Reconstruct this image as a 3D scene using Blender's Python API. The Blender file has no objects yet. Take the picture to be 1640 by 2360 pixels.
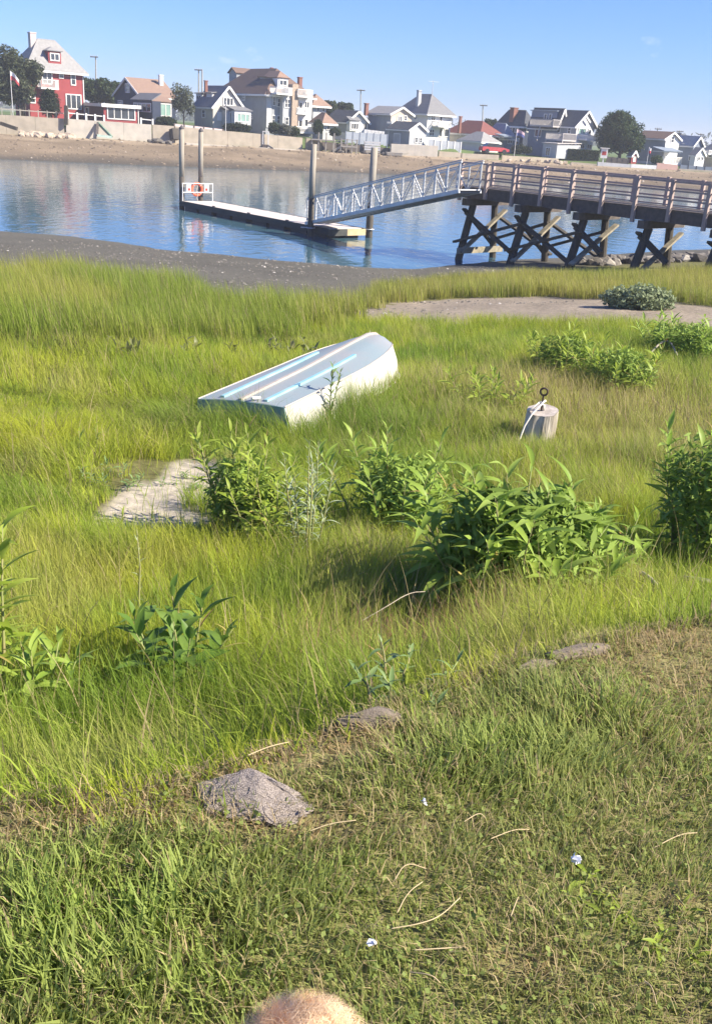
import bpy, math, random
import numpy as np
from mathutils import Vector, Matrix
random.seed(7); rng = np.random.default_rng(11)
scene = bpy.context.scene
COL = scene.collection

# ---------------------------------------------------------------- camera
W_PX, H_PX, F_PX = 1640.0, 2360.0, 2250.0
PITCH, ROLL = math.radians(21.58), math.radians(3.55)
CAM = Vector((0.0, 0.0, 5.5))
_F = Vector((0, math.cos(PITCH), -math.sin(PITCH)))
_R0 = Vector((1, 0, 0)); _U0 = Vector((0, math.sin(PITCH), math.cos(PITCH)))
_R = _R0*math.cos(ROLL) + _U0*math.sin(ROLL)
_U = _U0*math.cos(ROLL) - _R0*math.sin(ROLL)
cam_data = bpy.data.cameras.new('camera'); cam = bpy.data.objects.new('camera', cam_data)
COL.objects.link(cam); scene.camera = cam
mw = Matrix((( _R.x, _U.x, -_F.x, CAM.x), (_R.y, _U.y, -_F.y, CAM.y), (_R.z, _U.z, -_F.z, CAM.z), (0,0,0,1)))
cam.matrix_world = mw
cam_data.sensor_fit = 'VERTICAL'; cam_data.sensor_height = 36.0; cam_data.sensor_width = 36.0
cam_data.lens = 36.0*F_PX/H_PX
cam_data.clip_start = 0.05; cam_data.clip_end = 9000
scene.render.resolution_x = 711; scene.render.resolution_y = 1024

# ---------------------------------------------------------------- sky and sun
SUN_EL, SUN_AZ = math.radians(37), math.radians(-14)     # azimuth from +X towards +Y
sun_dir = Vector((math.cos(SUN_EL)*math.cos(SUN_AZ), math.cos(SUN_EL)*math.sin(SUN_AZ), math.sin(SUN_EL)))
world = bpy.data.worlds.new('World'); scene.world = world; world.use_nodes = True
nt = world.node_tree; nt.nodes.clear()
out = nt.nodes.new('ShaderNodeOutputWorld'); bg = nt.nodes.new('ShaderNodeBackground')
sky = nt.nodes.new('ShaderNodeTexSky'); sky.sky_type = 'NISHITA'; sky.sun_disc = False
sky.sun_elevation = SUN_EL; sky.sun_rotation = math.atan2(sun_dir.x, sun_dir.y)
sky.air_density = 1.0; sky.dust_density = 0.25; sky.ozone_density = 5.0; sky.altitude = 0
tint = nt.nodes.new('ShaderNodeMix'); tint.data_type = 'RGBA'; tint.blend_type = 'MULTIPLY'
tint.inputs[0].default_value = 1.0; tint.inputs[7].default_value = (0.50, 0.66, 1.10, 1)
# a few scattered fair-weather clouds over the whole sky
tc = nt.nodes.new('ShaderNodeTexCoord'); mp = nt.nodes.new('ShaderNodeMapping')
mp.inputs['Scale'].default_value = (1, 1, 2.1); mp.inputs['Location'].default_value = (1.38, 4.05, 0.93)
nz = nt.nodes.new('ShaderNodeTexNoise'); nz.inputs['Scale'].default_value = 9.0; nz.inputs['Detail'].default_value = 5
nz.inputs['Roughness'].default_value = 0.55
cr = nt.nodes.new('ShaderNodeMapRange'); cr.inputs['From Min'].default_value = 0.655; cr.inputs['From Max'].default_value = 0.78
cr.inputs['To Max'].default_value = 0.6
cm = nt.nodes.new('ShaderNodeMix'); cm.data_type = 'RGBA'; cm.inputs[7].default_value = (7.6, 7.4, 7.8, 1)
L = nt.links.new
L(sky.outputs[0], tint.inputs[6]); L(tc.outputs['Generated'], mp.inputs[0]); L(mp.outputs[0], nz.inputs['Vector'])
L(nz.outputs[0], cr.inputs['Value']); L(cr.outputs[0], cm.inputs[0]); L(tint.outputs[2], cm.inputs[6])
L(cm.outputs[2], bg.inputs['Color']); L(bg.outputs[0], out.inputs['Surface'])
bg.inputs['Strength'].default_value = 0.076
sd = bpy.data.lights.new('sun', 'SUN'); sd.energy = 4.8; sd.angle = math.radians(0.5); sd.color = (1.0, 0.90, 0.74)
so = bpy.data.objects.new('sun', sd); COL.objects.link(so)
so.rotation_euler = (-sun_dir).to_track_quat('-Z', 'Y').to_euler(); so.location = (60, 0, 60)
vs = scene.view_settings; vs.view_transform = 'Standard'; vs.look = 'None'; vs.gamma = 1.0; vs.use_curve_mapping = False
vs.exposure = 1.3

# ---------------------------------------------------------------- pixel <-> world design helpers
def ray(px, py):
    return _F + _R*((px-W_PX/2)/F_PX) + _U*((H_PX/2-py)/F_PX)
def at_y(px, py, Y):
    d = ray(px, py); return CAM + d*((Y-CAM.y)/d.y)
def at_z(px, py, Z):
    d = ray(px, py); return CAM + d*((Z-CAM.z)/d.z)
def project(p):
    v = Vector(p)-CAM; z = v.dot(_F)
    return W_PX/2 + F_PX*v.dot(_R)/z, H_PX/2 - F_PX*v.dot(_U)/z

# ---------------------------------------------------------------- value noise (numpy)
_perm = np.random.default_rng(5).random((256, 256))
def vnoise(x, y):
    xi = np.floor(x).astype(int); yi = np.floor(y).astype(int)
    fx = x-xi; fy = y-yi; fx = fx*fx*(3-2*fx); fy = fy*fy*(3-2*fy)
    a = _perm[xi & 255, yi & 255]; b = _perm[(xi+1) & 255, yi & 255]
    c = _perm[xi & 255, (yi+1) & 255]; d = _perm[(xi+1) & 255, (yi+1) & 255]
    return (a*(1-fx)+b*fx)*(1-fy) + (c*(1-fx)+d*fx)*fy
def fbm(x, y, o=3):
    x = np.asarray(x, float); y = np.asarray(y, float)
    s = np.zeros(np.broadcast(x, y).shape); a = 0.5; t = 0
    for k in range(o):
        s = s + a*vnoise(x*2**k+17.3*k, y*2**k+9.1*k); t += a; a *= .5
    return s/t
def sstep(a, b, x):
    t = np.clip((x-a)/(b-a), 0, 1); return t*t*(3-2*t)

# ---------------------------------------------------------------- materials
MATS = {}
def M(name, col, col2=None, scale=4.0, rough=0.8, bump=0.0, stretch=(1,1,1), spec=0.3, metal=0.0, detail=5, bscale=None, contrast=(0.35,0.65)):
    if name in MATS: return MATS[name]
    m = bpy.data.materials.new(name); m.use_nodes = True; n = m.node_tree.nodes; l = m.node_tree.links.new
    p = n['Principled BSDF']; p.inputs['Roughness'].default_value = rough; p.inputs['Metallic'].default_value = metal
    p.inputs['Specular IOR Level'].default_value = spec
    if col2 is None: col2 = tuple(c*0.8 for c in col)
    tc = n.new('ShaderNodeTexCoord'); mp = n.new('ShaderNodeMapping'); mp.inputs['Scale'].default_value = stretch
    nz = n.new('ShaderNodeTexNoise'); nz.inputs['Scale'].default_value = scale; nz.inputs['Detail'].default_value = detail
    rm = n.new('ShaderNodeMapRange'); rm.inputs['From Min'].default_value = contrast[0]; rm.inputs['From Max'].default_value = contrast[1]
    mx = n.new('ShaderNodeMix'); mx.data_type = 'RGBA'
    mx.inputs[6].default_value = (*col, 1); mx.inputs[7].default_value = (*col2, 1)
    l(tc.outputs['Object'], mp.inputs[0]); l(mp.outputs[0], nz.inputs['Vector']); l(nz.outputs[0], rm.inputs['Value'])
    l(rm.outputs[0], mx.inputs[0]); l(mx.outputs[2], p.inputs['Base Color'])
    if bump:
        b = n.new('ShaderNodeBump'); b.inputs['Strength'].default_value = bump; b.inputs['Distance'].default_value = 0.02
        n2 = n.new('ShaderNodeTexNoise'); n2.inputs['Scale'].default_value = bscale or scale*4; n2.inputs['Detail'].default_value = 6
        l(mp.outputs[0], n2.inputs['Vector']); l(n2.outputs[0], b.inputs['Height']); l(b.outputs[0], p.inputs['Normal'])
    MATS[name] = m; return m
def M_attr(name, rough=0.6, spec=0.25, transl=0.35, noise=0.0, nscale=30, bump=0.0):
    """colour from the mesh's own colour attribute (kind of plant or soil), optional leaf translucency"""
    m = bpy.data.materials.new(name); m.use_nodes = True; n = m.node_tree.nodes; l = m.node_tree.links.new
    p = n['Principled BSDF']; p.inputs['Roughness'].default_value = rough; p.inputs['Specular IOR Level'].default_value = spec
    a = n.new('ShaderNodeAttribute'); a.attribute_name = 'Col'
    src = a.outputs['Color']
    if noise:
        tc = n.new('ShaderNodeTexCoord')
        nz = n.new('ShaderNodeTexNoise'); nz.inputs['Scale'].default_value = nscale; nz.inputs['Detail'].default_value = 8; nz.inputs['Roughness'].default_value = 0.65
        l(tc.outputs['Object'], nz.inputs['Vector'])
        rm = n.new('ShaderNodeMapRange'); rm.inputs['From Min'].default_value = .25; rm.inputs['From Max'].default_value = .75
        rm.inputs['To Min'].default_value = 1-noise; rm.inputs['To Max'].default_value = 1+noise
        l(nz.outputs[0], rm.inputs['Value'])
        mx = n.new('ShaderNodeVectorMath'); mx.operation = 'SCALE'
        l(src, mx.inputs[0]); l(rm.outputs[0], mx.inputs['Scale']); src = mx.outputs[0]
        if bump:
            b = n.new('ShaderNodeBump'); b.inputs['Strength'].default_value = bump; b.inputs['Distance'].default_value = 0.03
            l(nz.outputs[0], b.inputs['Height']); l(b.outputs[0], p.inputs['Normal'])
    l(src, p.inputs['Base Color'])
    if transl:
        t = n.new('ShaderNodeBsdfTranslucent'); mx2 = n.new('ShaderNodeMixShader'); mx2.inputs[0].default_value = transl
        l(src, t.inputs['Color']); l(p.outputs[0], mx2.inputs[1]); l(t.outputs[0], mx2.inputs[2])
        l(mx2.outputs[0], n['Material Output'].inputs['Surface'])
    return m

# ---------------------------------------------------------------- object helpers
def tag(o, label=None, cat=None, group=None, kind=None):
    if label: o['label'] = label
    if cat: o['category'] = cat
    if group: o['group'] = group
    if kind: o['kind'] = kind
    return o
def link(o, parent=None):
    COL.objects.link(o)
    if parent is not None: o.parent = parent
    return o
def thing(name, label, cat, loc=(0,0,0), rotz=0.0, group=None):
    o = bpy.data.objects.new(name, None); o.empty_display_size = 0.2
    link(o); o.location = loc; o.rotation_euler = (0, 0, rotz)
    return tag(o, label, cat, group)
class MB:
    def __init__(s): s.v = []; s.f = []
    def add(s, vs_, fs_):
        b = len(s.v); s.v += [tuple(v) for v in vs_]; s.f += [tuple(i+b for i in f) for f in fs_]; return s
    def box(s, x0, x1, y0, y1, z0, z1):
        return s.add([(x0,y0,z0),(x1,y0,z0),(x1,y1,z0),(x0,y1,z0),(x0,y0,z1),(x1,y0,z1),(x1,y1,z1),(x0,y1,z1)],
                     [(0,3,2,1),(4,5,6,7),(0,1,5,4),(1,2,6,5),(2,3,7,6),(3,0,4,7)])
    def beam(s, p, q, w, h, up=(0,0,1)):
        p = Vector(p); q = Vector(q); d = (q-p).normalized(); up = Vector(up)
        if abs(d.dot(up)) > .98: up = Vector((1,0,0))
        r = d.cross(up).normalized()*w/2; u = r.cross(d).normalized()*h/2
        return s.add([p-r-u,p+r-u,p+r+u,p-r+u,q-r-u,q+r-u,q+r+u,q-r+u],
                     [(0,1,2,3),(7,6,5,4),(0,4,5,1),(1,5,6,2),(2,6,7,3),(3,7,4,0)])
    def tube(s, pts, rad, n=8, cap=True):
        pts = [Vector(p) for p in pts]; rad = rad if hasattr(rad, '__len__') else [rad]*len(pts)
        base = len(s.v)
        ref = Vector((0,0,1))
        d0 = (pts[-1]-pts[0]).normalized()
        if abs(d0.z) > .8: ref = Vector((1,0.2,0))
        for i, p in enumerate(pts):
            d = (pts[min(i+1,len(pts)-1)]-pts[max(i-1,0)]).normalized()
            a = d.cross(ref); a = a.normalized() if a.length > 1e-6 else Vector((1,0,0)); b = d.cross(a).normalized()
            for k in range(n):
                t = 2*math.pi*k/n; s.v.append(tuple(p+(a*math.cos(t)+b*math.sin(t))*rad[i]))
        for i in range(len(pts)-1):
            for k in range(n):
                k2 = (k+1) % n
                s.f.append((base+i*n+k, base+i*n+k2, base+(i+1)*n+k2, base+(i+1)*n+k))
        if cap:
            s.f.append(tuple(base+k for k in range(n))[::-1]); s.f.append(tuple(base+(len(pts)-1)*n+k for k in range(n)))
        return s
    def slab(s, poly, t):
        """thick sheet under a planar polygon"""
        P = [Vector(p) for p in poly]; nn = (P[1]-P[0]).cross(P[2]-P[0]).normalized()
        if nn.z < 0: P = P[::-1]; nn = -nn
        Q = [p-nn*t for p in P]; k = len(P)
        return s.add(P+Q, [tuple(range(k)), tuple(range(2*k-1, k-1, -1))]+[(i, k+i, k+(i+1) % k, (i+1) % k) for i in range(k)])
    def torus(s, c, R_, r_, ax=(0,1,0), n=20, m=8):
        c = Vector(c); ax = Vector(ax).normalized(); a = ax.orthogonal().normalized(); b = ax.cross(a); base = len(s.v)
        for i in range(n):
            t = 2*math.pi*i/n; d = a*math.cos(t)+b*math.sin(t)
            for j in range(m):
                u = 2*math.pi*j/m; s.v.append(tuple(c+d*(R_+r_*math.cos(u))+ax*r_*math.sin(u)))
        for i in range(n):
            for j in range(m):
                s.f.append((base+i*m+j, base+((i+1) % n)*m+j, base+((i+1) % n)*m+(j+1) % m, base+i*m+(j+1) % m))
        return s
    def build(s, name, mat, parent=None, smooth=False, loc=None):
        me = bpy.data.meshes.new(name); me.from_pydata(s.v, [], s.f); me.update()
        if mat: me.materials.append(mat)
        if smooth: me.polygons.foreach_set('use_smooth', [True]*len(me.polygons))
        o = bpy.data.objects.new(name, me); link(o, parent)
        if loc is not None: o.location = loc
        return o
def np_mesh(name, verts, quads, tris, mat, cols=None, parent=None, smooth=True):
    """big mesh straight from numpy arrays; cols is one RGB per vertex"""
    nv = len(verts); nq = len(quads); ntr = len(tris)
    me = bpy.data.meshes.new(name)
    me.vertices.add(nv); me.vertices.foreach_set('co', np.asarray(verts, np.float32).ravel())
    idx = np.concatenate([np.asarray(quads, np.int32).ravel(), np.asarray(tris, np.int32).ravel()])
    me.loops.add(len(idx)); me.loops.foreach_set('vertex_index', idx)
    me.polygons.add(nq+ntr)
    st = np.concatenate([np.arange(nq)*4, nq*4+np.arange(ntr)*3]).astype(np.int32)
    me.polygons.foreach_set('loop_start', st)
    if smooth: me.polygons.foreach_set('use_smooth', np.ones(nq+ntr, bool))
    me.update(calc_edges=True); me.validate()
    if cols is not None:
        ca = me.color_attributes.new('Col', 'FLOAT_COLOR', 'POINT')
        c4 = np.ones((nv, 4), np.float32); c4[:, :3] = cols; ca.data.foreach_set('color', c4.ravel())
    me.materials.append(mat)
    o = bpy.data.objects.new(name, me); link(o, parent); return o
# ================================================================ terrain
_crest_px = [(-300,1880),(0,1850),(300,1830),(560,1775),(860,1640),(1180,1525),(1400,1475),(1640,1430),(1900,1400)]
_cp = [at_z(a, b, 4.0) for a, b in _crest_px]
CREST_X = np.array([p.x for p in _cp]); CREST_Y = np.array([p.y for p in _cp])
_near_px = [(-500,505),(0,532),(200,548),(400,575),(700,604),(940,622),(1200,597),(1640,573),(2100,560)]
_np_ = [at_z(a, b, 0.0) for a, b in _near_px]
_np_ = sorted(_np_, key=lambda p: p.x); NEAR_X = np.array([p.x for p in _np_]); NEAR_Y = np.array([p.y for p in _np_])
_far_px = [(-700,340),(0,367),(380,383),(900,402),(1450,432),(1640,444),(2300,470)]
_fp = [at_z(a, b, 0.0) for a, b in _far_px]
FAR_X = np.array([p.x for p in _fp]); FAR_Y = np.array([p.y for p in _fp])
# sea wall along the far bank: top edge in the picture and its distance
WALL = [(-700,222,118),(0,266,129),(150,273,132),(400,291,138),(640,313,144),(900,333,150),(1010,338,152),(1150,354,155),(1400,372,157),(1640,390,158),(2400,440,166)]
_wp = [at_y(a, b, y) for a, b, y in WALL]
WALL_X = np.array([p.x for p in _wp]); WALL_Y = np.array([p.y for p in _wp]); WALL_Z = np.array([p.z for p in _wp])
def crest(x): return np.interp(x, CREST_X, CREST_Y)
def zfun(x, y):
    x = np.asarray(x, float); y = np.asarray(y, float)
    s = y-crest(x)
    z1 = np.interp(s, [-3,0,.12,.5,1.2,2.5,4,6,9,14,18,30], [4.02,4.0,3.93,3.6,3.2,2.85,2.55,2.25,2.03,1.9,1.65,1.3])
    z1 = z1 + (fbm(x*.9+3, y*.9, 3)-.5)*.12*sstep(.5, 3, s) + (fbm(x*2.5, y*2.5+8, 2)-.5)*.035
    e = np.interp(x, NEAR_X, NEAR_Y)-y + (fbm(x*.25, y*.25)-.5)*1.2
    zb = np.interp(e, [-60,-14,0,9,15,19.5,27,33], [-1.8,-1.6,0,.62,1.02,1.35,1.8,6])
    z = np.minimum(z1, zb)
    yw = np.interp(x, WALL_X, WALL_Y); yf = np.interp(x, FAR_X, FAR_Y)
    t = (y-yf)/np.maximum(yw-yf, 1)
    zf = np.where(t < 0, np.maximum(-1.6, t*2.5), np.interp(t, [0,.35,.8,1.0], [0,.75,1.7,1.95])) + (fbm(x*.12, y*.25, 3)-.5)*.35*sstep(0, .15, t)*sstep(1.1, .9, t)
    land = np.interp(x, WALL_X, WALL_Z)-.12
    land = np.where(y > yw+60, land+(2.2-land)*sstep(60, 300, y-yw), land)
    zf = np.where(y > yw+2.0, land, zf)
    ymid = (np.interp(x, NEAR_X, NEAR_Y)+yf)/2
    return np.where(y > ymid, zf, z)
def Z(x, y): return float(zfun(x, y))
def ground_pt(px, py, lift=0.0):
    d = ray(px, py); t = .5; prev = t
    for _ in range(4000):
        p = CAM+d*t
        if p.z-lift <= Z(p.x, p.y): break
        prev = t; t *= 1.01
    for _ in range(25):
        m_ = (prev+t)/2; p = CAM+d*m_
        if p.z-lift <= Z(p.x, p.y): t = m_
        else: prev = m_
    p = CAM+d*t; return Vector((p.x, p.y, Z(p.x, p.y)))
def poly_world(pp): return np.array([ground_pt(a, b)[:2] for a, b in pp])
def in_poly(x, y, P):
    x = np.asarray(x); inside = np.zeros(x.shape, bool); j = len(P)-1
    for i in range(len(P)):
        xi, yi = P[i]; xj, yj = P[j]
        c = ((yi > y) != (yj > y)) & (x < (xj-xi)*(y-yi)/(yj-yi+1e-12)+xi)
        inside ^= c; j = i
    return inside
def soft_poly(x, y, P, r):
    """noise-roughened membership"""
    dx = (fbm(x*3/r*.4, y*3/r*.4, 3)-.5)*2*r; dy = (fbm(x*3/r*.4+40, y*3/r*.4+7, 3)-.5)*2*r
    return in_poly(x+dx, y+dy, P)
SAND = poly_world([(230,1205),(225,1160),(310,1108),(450,1072),(590,1055),(640,1090),(560,1150),(500,1200),(400,1225),(300,1225)])
MUD = poly_world([(790,722),(900,690),(1200,683),(1430,688),(1700,716),(1900,735),(1900,790),(1640,768),(1400,752),(1100,752),(850,752)])
def grow(n0, n1, a, b):  # geometric spacing helper
    return a+(b-a)*(np.geomspace(1, n1, n0)-1)/(n1-1)
gx = np.concatenate([-grow(70, 400, 7, 4000)[::-1], np.arange(-6.9, 6.95, .14), grow(70, 400, 7, 4000)])
gy = np.concatenate([-grow(16, 400, 1, 300)[::-1], np.arange(-.8, 6, .14), np.arange(6, 30, .3), np.arange(30, 62, 1.0), np.arange(62, 180, 1.6), grow(30, 200, 180, 4500)])
GX, GY = np.meshgrid(gx, gy); GZ = zfun(GX, GY)
nx, ny = len(gx), len(gy)
V = np.stack([GX, GY, GZ], -1).reshape(-1, 3)
ii = (np.arange(ny-1)[:, None]*nx+np.arange(nx-1)[None, :]).ravel()
Q = np.stack([ii, ii+1, ii+nx+1, ii+nx], -1)
x, y, z = V[:, 0], V[:, 1], V[:, 2]
s_ = y-crest(x)
n1 = fbm(x*1.3, y*1.3, 4)[:, None]; n2 = fbm(x*.35+5, y*.5+2, 4)[:, None]
soil = np.array([.19,.215,.075])*(0.7+.6*n1)
straw = np.array([.30,.22,.12])*(.7+.6*n1)
marsh = np.array([.13,.125,.045])*(.7+.6*n1)
sand = np.array([.42,.37,.29])*(.85+.3*n1)
mudp = np.array([.25,.21,.16])*(.75+.5*n1)
beach = np.array([.10,.095,.078])*(.75+.5*n2)
farmud = np.array([.20,.155,.105])*(.55+.9*n2)
lawnfar = np.array([.10,.14,.05])*(.8+.4*n1)
cols = np.where((s_ < .3)[:, None], soil*(1-.35)+straw*.35, marsh)
e_ = np.interp(x, NEAR_X, NEAR_Y)-y
bf = sstep(20.5, 17.5, e_+(n2[:, 0]-.5)*3)[:, None]
bf = np.where((x > 0)[:, None], sstep(8.5, 6, e_+(n2[:, 0]-.5)*2)[:, None], bf)
cols = cols*(1-bf)+beach*bf
cols = np.where((soft_poly(x, y, SAND, .35))[:, None], sand, cols)
cols = np.where((soft_poly(x, y, MUD, .6))[:, None], mudp, cols)
yw_ = np.interp(x, WALL_X, WALL_Y); yf_ = np.interp(x, FAR_X, FAR_Y)
tf = (y-yf_)/np.maximum(yw_-yf_, 1)
wet = np.array([.085,.075,.06])*(.8+.4*n2); dry = np.array([.33,.26,.18])*(.75+.5*n2)
kf = sstep(.0, .35, tf)[:, None]; kd = sstep(.72, .95, tf+(n2[:, 0]-.5)*.3)[:, None]
fm = (wet*(1-kf)+farmud*kf)*(1-kd)+dry*kd
cols = np.where((y > (np.interp(x, NEAR_X, NEAR_Y)+yf_)/2)[:, None], fm, cols)
cols = np.where((y > yw_)[:, None], lawnfar, cols)
ground = np_mesh('ground', V, Q, np.zeros((0,3), int), M_attr('soil_sand_and_mud', rough=.95, spec=.15, transl=0, noise=.42, nscale=9, bump=.7), cols)
tag(ground, kind='structure')

# ---------------------------------------------------------------- water
wm = bpy.data.materials.new('tidal_water'); wm.use_nodes = True; n = wm.node_tree.nodes; l = wm.node_tree.links.new
p = n['Principled BSDF']; p.inputs['Base Color'].default_value = (.055,.12,.155,1); p.inputs['Roughness'].default_value = .07
p.inputs['IOR'].default_value = 1.33
tcn = n.new('ShaderNodeTexCoord'); bs = []
last = None
for sc, st, dist, strg in ((1.7,(1,.55,1),.06,.42),(.35,(1,.6,1),.10,.25),(6.0,(1,.6,1),.012,.3)):
    mpn = n.new('ShaderNodeMapping'); mpn.inputs['Scale'].default_value = st; mpn.inputs['Rotation'].default_value = (0,0,.35)
    nzn = n.new('ShaderNodeTexNoise'); nzn.inputs['Scale'].default_value = sc; nzn.inputs['Detail'].default_value = 3
    b = n.new('ShaderNodeBump'); b.inputs['Strength'].default_value = strg; b.inputs['Distance'].default_value = dist
    l(tcn.outputs['Object'], mpn.inputs[0]); l(mpn.outputs[0], nzn.inputs['Vector']); l(nzn.outputs[0], b.inputs['Height'])
    if last: l(last.outputs[0], b.inputs['Normal'])
    last = b
l(last.outputs[0], p.inputs['Normal'])
wx = np.array([-1500,-300,-60,0,60,300,1500.]); wy = np.array([18.,60,152])
mb = MB(); mb.add([(a, b_, 0) for b_ in wy for a in wx], [(j*7+i, j*7+i+1, j*7+i+8, j*7+i+7) for j in range(2) for i in range(6)])
water = mb.build('water', wm); tag(water, kind='structure')
# ================================================================ pier, gangway, floating dock
m_post = M('weathered_pinkish_timber', (.42,.33,.29), (.33,.26,.23), scale=6, rough=.85, bump=.3, stretch=(1,1,.2))
m_fascia = M('grey_brown_timber', (.13,.108,.095), (.09,.078,.07), scale=5, rough=.9, bump=.3)
m_pile = M('dark_tarred_timber', (.05,.045,.04), (.085,.075,.06), scale=3, rough=.9, bump=.4, stretch=(1,1,.25))
m_brace = M('sunlit_weathered_timber', (.34,.30,.22), (.22,.20,.15), scale=5, rough=.9, bump=.3)  # pale tone carries the sunlight on braces and cap ends
m_alu = M('aluminium', (.50,.51,.52), (.42,.43,.44), scale=3, rough=.42, metal=.55)
m_aludk = M('aluminium_tread', (.42,.43,.45), (.34,.35,.37), scale=8, rough=.5, metal=.4)
m_greypile = M('greyed_pile_timber', (.36,.325,.265), (.24,.215,.175), scale=3.5, rough=.9, bump=.5, stretch=(1,1,.12))
m_wetpile = M('wet_pile_timber', (.075,.066,.055), (.11,.098,.08), scale=4, rough=.7, bump=.4, stretch=(1,1,.2))
m_cap = M('pile_cap', (.11,.10,.10), rough=.6)
m_dockside = M('dark_dock_timber', (.07,.073,.068), (.05,.053,.05), scale=3, rough=.8, bump=.2, stretch=(.4,1,1))
m_dockdeck = M('bleached_deck_boards', (.60,.54,.49), (.50,.45,.41), scale=6, rough=.85)
m_dockend = M('yellow_tan_timber', (.52,.42,.25), (.44,.35,.2), scale=4, rough=.8)
m_float = M('black_plastic_float', (.035,.036,.04), rough=.5)
m_white = M('white_paint', (.78,.78,.76), (.70,.70,.69), rough=.5)
m_orange = M('lifebuoy_orange', (.78,.15,.07), (.68,.12,.06), rough=.5)
m_red = M('sign_red', (.42,.05,.04), rough=.5)

zd = 3.2
P0 = at_z(1062, 428, zd); P1 = at_z(1640, 494, zd)
pd = Vector((P1.x-P0.x, P1.y-P0.y, 0)); seg = pd.length; pd.normalize()
pn = Vector((-pd.y, pd.x, 0))
if pn.y < 0: pn = -pn
SP = seg/8.15; NP_ = 13; DW = 2.0
pang = math.atan2(pd.y, pd.x)
pier = thing('wooden_pier', 'weathered timber pier with open railings on dark crossbraced trestle legs', 'pier', (P0.x, P0.y, 0), pang)
LEN = SP*(NP_-1)+.2
# local frame: x along the pier towards land, y away from the camera, z up from the water
yl = 1 if Vector((math.cos(pang+math.pi/2), math.sin(pang+math.pi/2), 0)).dot(pn) > 0 else -1
def ly(v): return v*yl
for k in range(int(LEN/.145)):
    MB().box(k*.145, k*.145+.138, min(ly(0),ly(DW)), max(ly(0),ly(DW)), zd-.05, zd+random.uniform(-.004,.004)).build('deck_plank', m_fascia, pier)
for yy in (.06, DW-.06):
    MB().box(-.02, LEN, ly(yy)-.05, ly(yy)+.05, zd-.50, zd-.052).build('stringer', m_fascia, pier)
for yy in (-.055, DW+.015):
    MB().box(0, LEN, min(ly(yy), ly(yy+.04)), max(ly(yy), ly(yy+.04)), zd+.02, zd+.07).build('curb', m_post, pier)
for k in range(NP_):
    xk = .02+k*SP
    for yy in (-.075, DW+.075):
        bot = zd-.62 if k % 2 == 0 else zd-.46
        MB().box(xk-.07, xk+.07, ly(yy)-.065, ly(yy)+.065, bot, zd+1.08+random.uniform(-.015,.015)).build('railing_post', m_post, pier)
for yy in (-.075, DW+.075):
    for zz, hh in ((1.03,.04), (.70,.035), (.37,.035)):
        off = .0
        for k in range(NP_-1):
            a = .09+k*SP+.005; b = (k+1)*SP-.055
            MB().box(a, b, ly(yy)-.022, ly(yy)+.022, zd+zz-hh*1.3, zd+zz+hh*.6).build('rail', m_post, pier)
for bi in range(6):
    xb = .62+bi*2*SP
    gx0 = P0.x+pd.x*xb; gy0 = P0.y+pd.y*xb
    zb_ = min(Z(gx0, gy0), Z(gx0+pn.x*2, gy0+pn.y*2))-.6
    MB().box(xb-.15, xb+.15, min(ly(-.35), ly(DW+.55)), max(ly(-.35), ly(DW+.55)), zd-.80, zd-.502).build('cap_beam', m_fascia, pier)  # dark timber colour paints the cap's shaded face
    MB().box(xb-.148, xb+.148, min(ly(DW+.552), ly(DW+.60)), max(ly(DW+.552), ly(DW+.60)), zd-.755, zd-.43).build('sunlit_cap_end', m_brace, pier)  # added pale block paints the sunlit end of the cap
    tn = (xb+.0, ly(.25), zd-.80); bn = (xb-.05, ly(-.55), zb_)
    tf_ = (xb+.0, ly(DW-.25), zd-.80); bf_ = (xb, ly(DW+.05), zb_)
    MB().tube([bn, tn], [.18,.17], 10).build('pile', m_pile, pier, smooth=False)
    MB().tube([bf_, tf_], [.17,.155], 10).build('pile', m_pile, pier)
    zt, zl = zd-1.0, max(zb_+.75, .35)
    if bi != 3: MB().beam((xb+.26, ly(DW+.25), zt), (xb+.22, ly(-.55), zl), .09, .24, up=(1,0,0)).build('cross_brace', m_brace, pier)  # pale colour stands in for sun on this brace
    else: MB().beam((xb+.26, ly(DW+.25), zt), (xb+.22, ly(-.6), zb_+.4), .09, .22, up=(1,0,0)).build('cross_brace', m_brace, pier)
    MB().beam((xb-.26, ly(-.05), zt+.02), (xb-.22, ly(DW+.3), zl+.1), .09, .24, up=(1,0,0)).build('cross_brace', m_pile, pier)
    if bi == 0:
        MB().box(xb+.12, xb+.22, min(ly(-.7), ly(DW+.4)), max(ly(-.7), ly(DW+.4)), .28, .55).build('sash_brace', m_brace, pier)
    if bi < 2:
        x2 = xb+2*SP
        for yy, yb in ((.02,-.35), (DW-.12,DW+.1)):
            MB().beam((xb-.15, ly(yy), zt-.15), (x2+.2, ly(yb), .55), .10, .25, up=(0,1,0)).build('long_brace', m_pile, pier)
            MB().beam((xb-.35, ly(yb-.06), .75), (x2+.15, ly(yy-.1), zt-.25), .10, .25, up=(0,1,0)).build('long_brace', m_pile, pier)
    elif bi == 2 or bi == 3:
        MB().beam((xb-.2, ly(.0), zt-.1), (xb+1.0, ly(.3), zt-1.0), .14, .28, up=(0,1,0)).build('long_brace', m_pile, pier)

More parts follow.
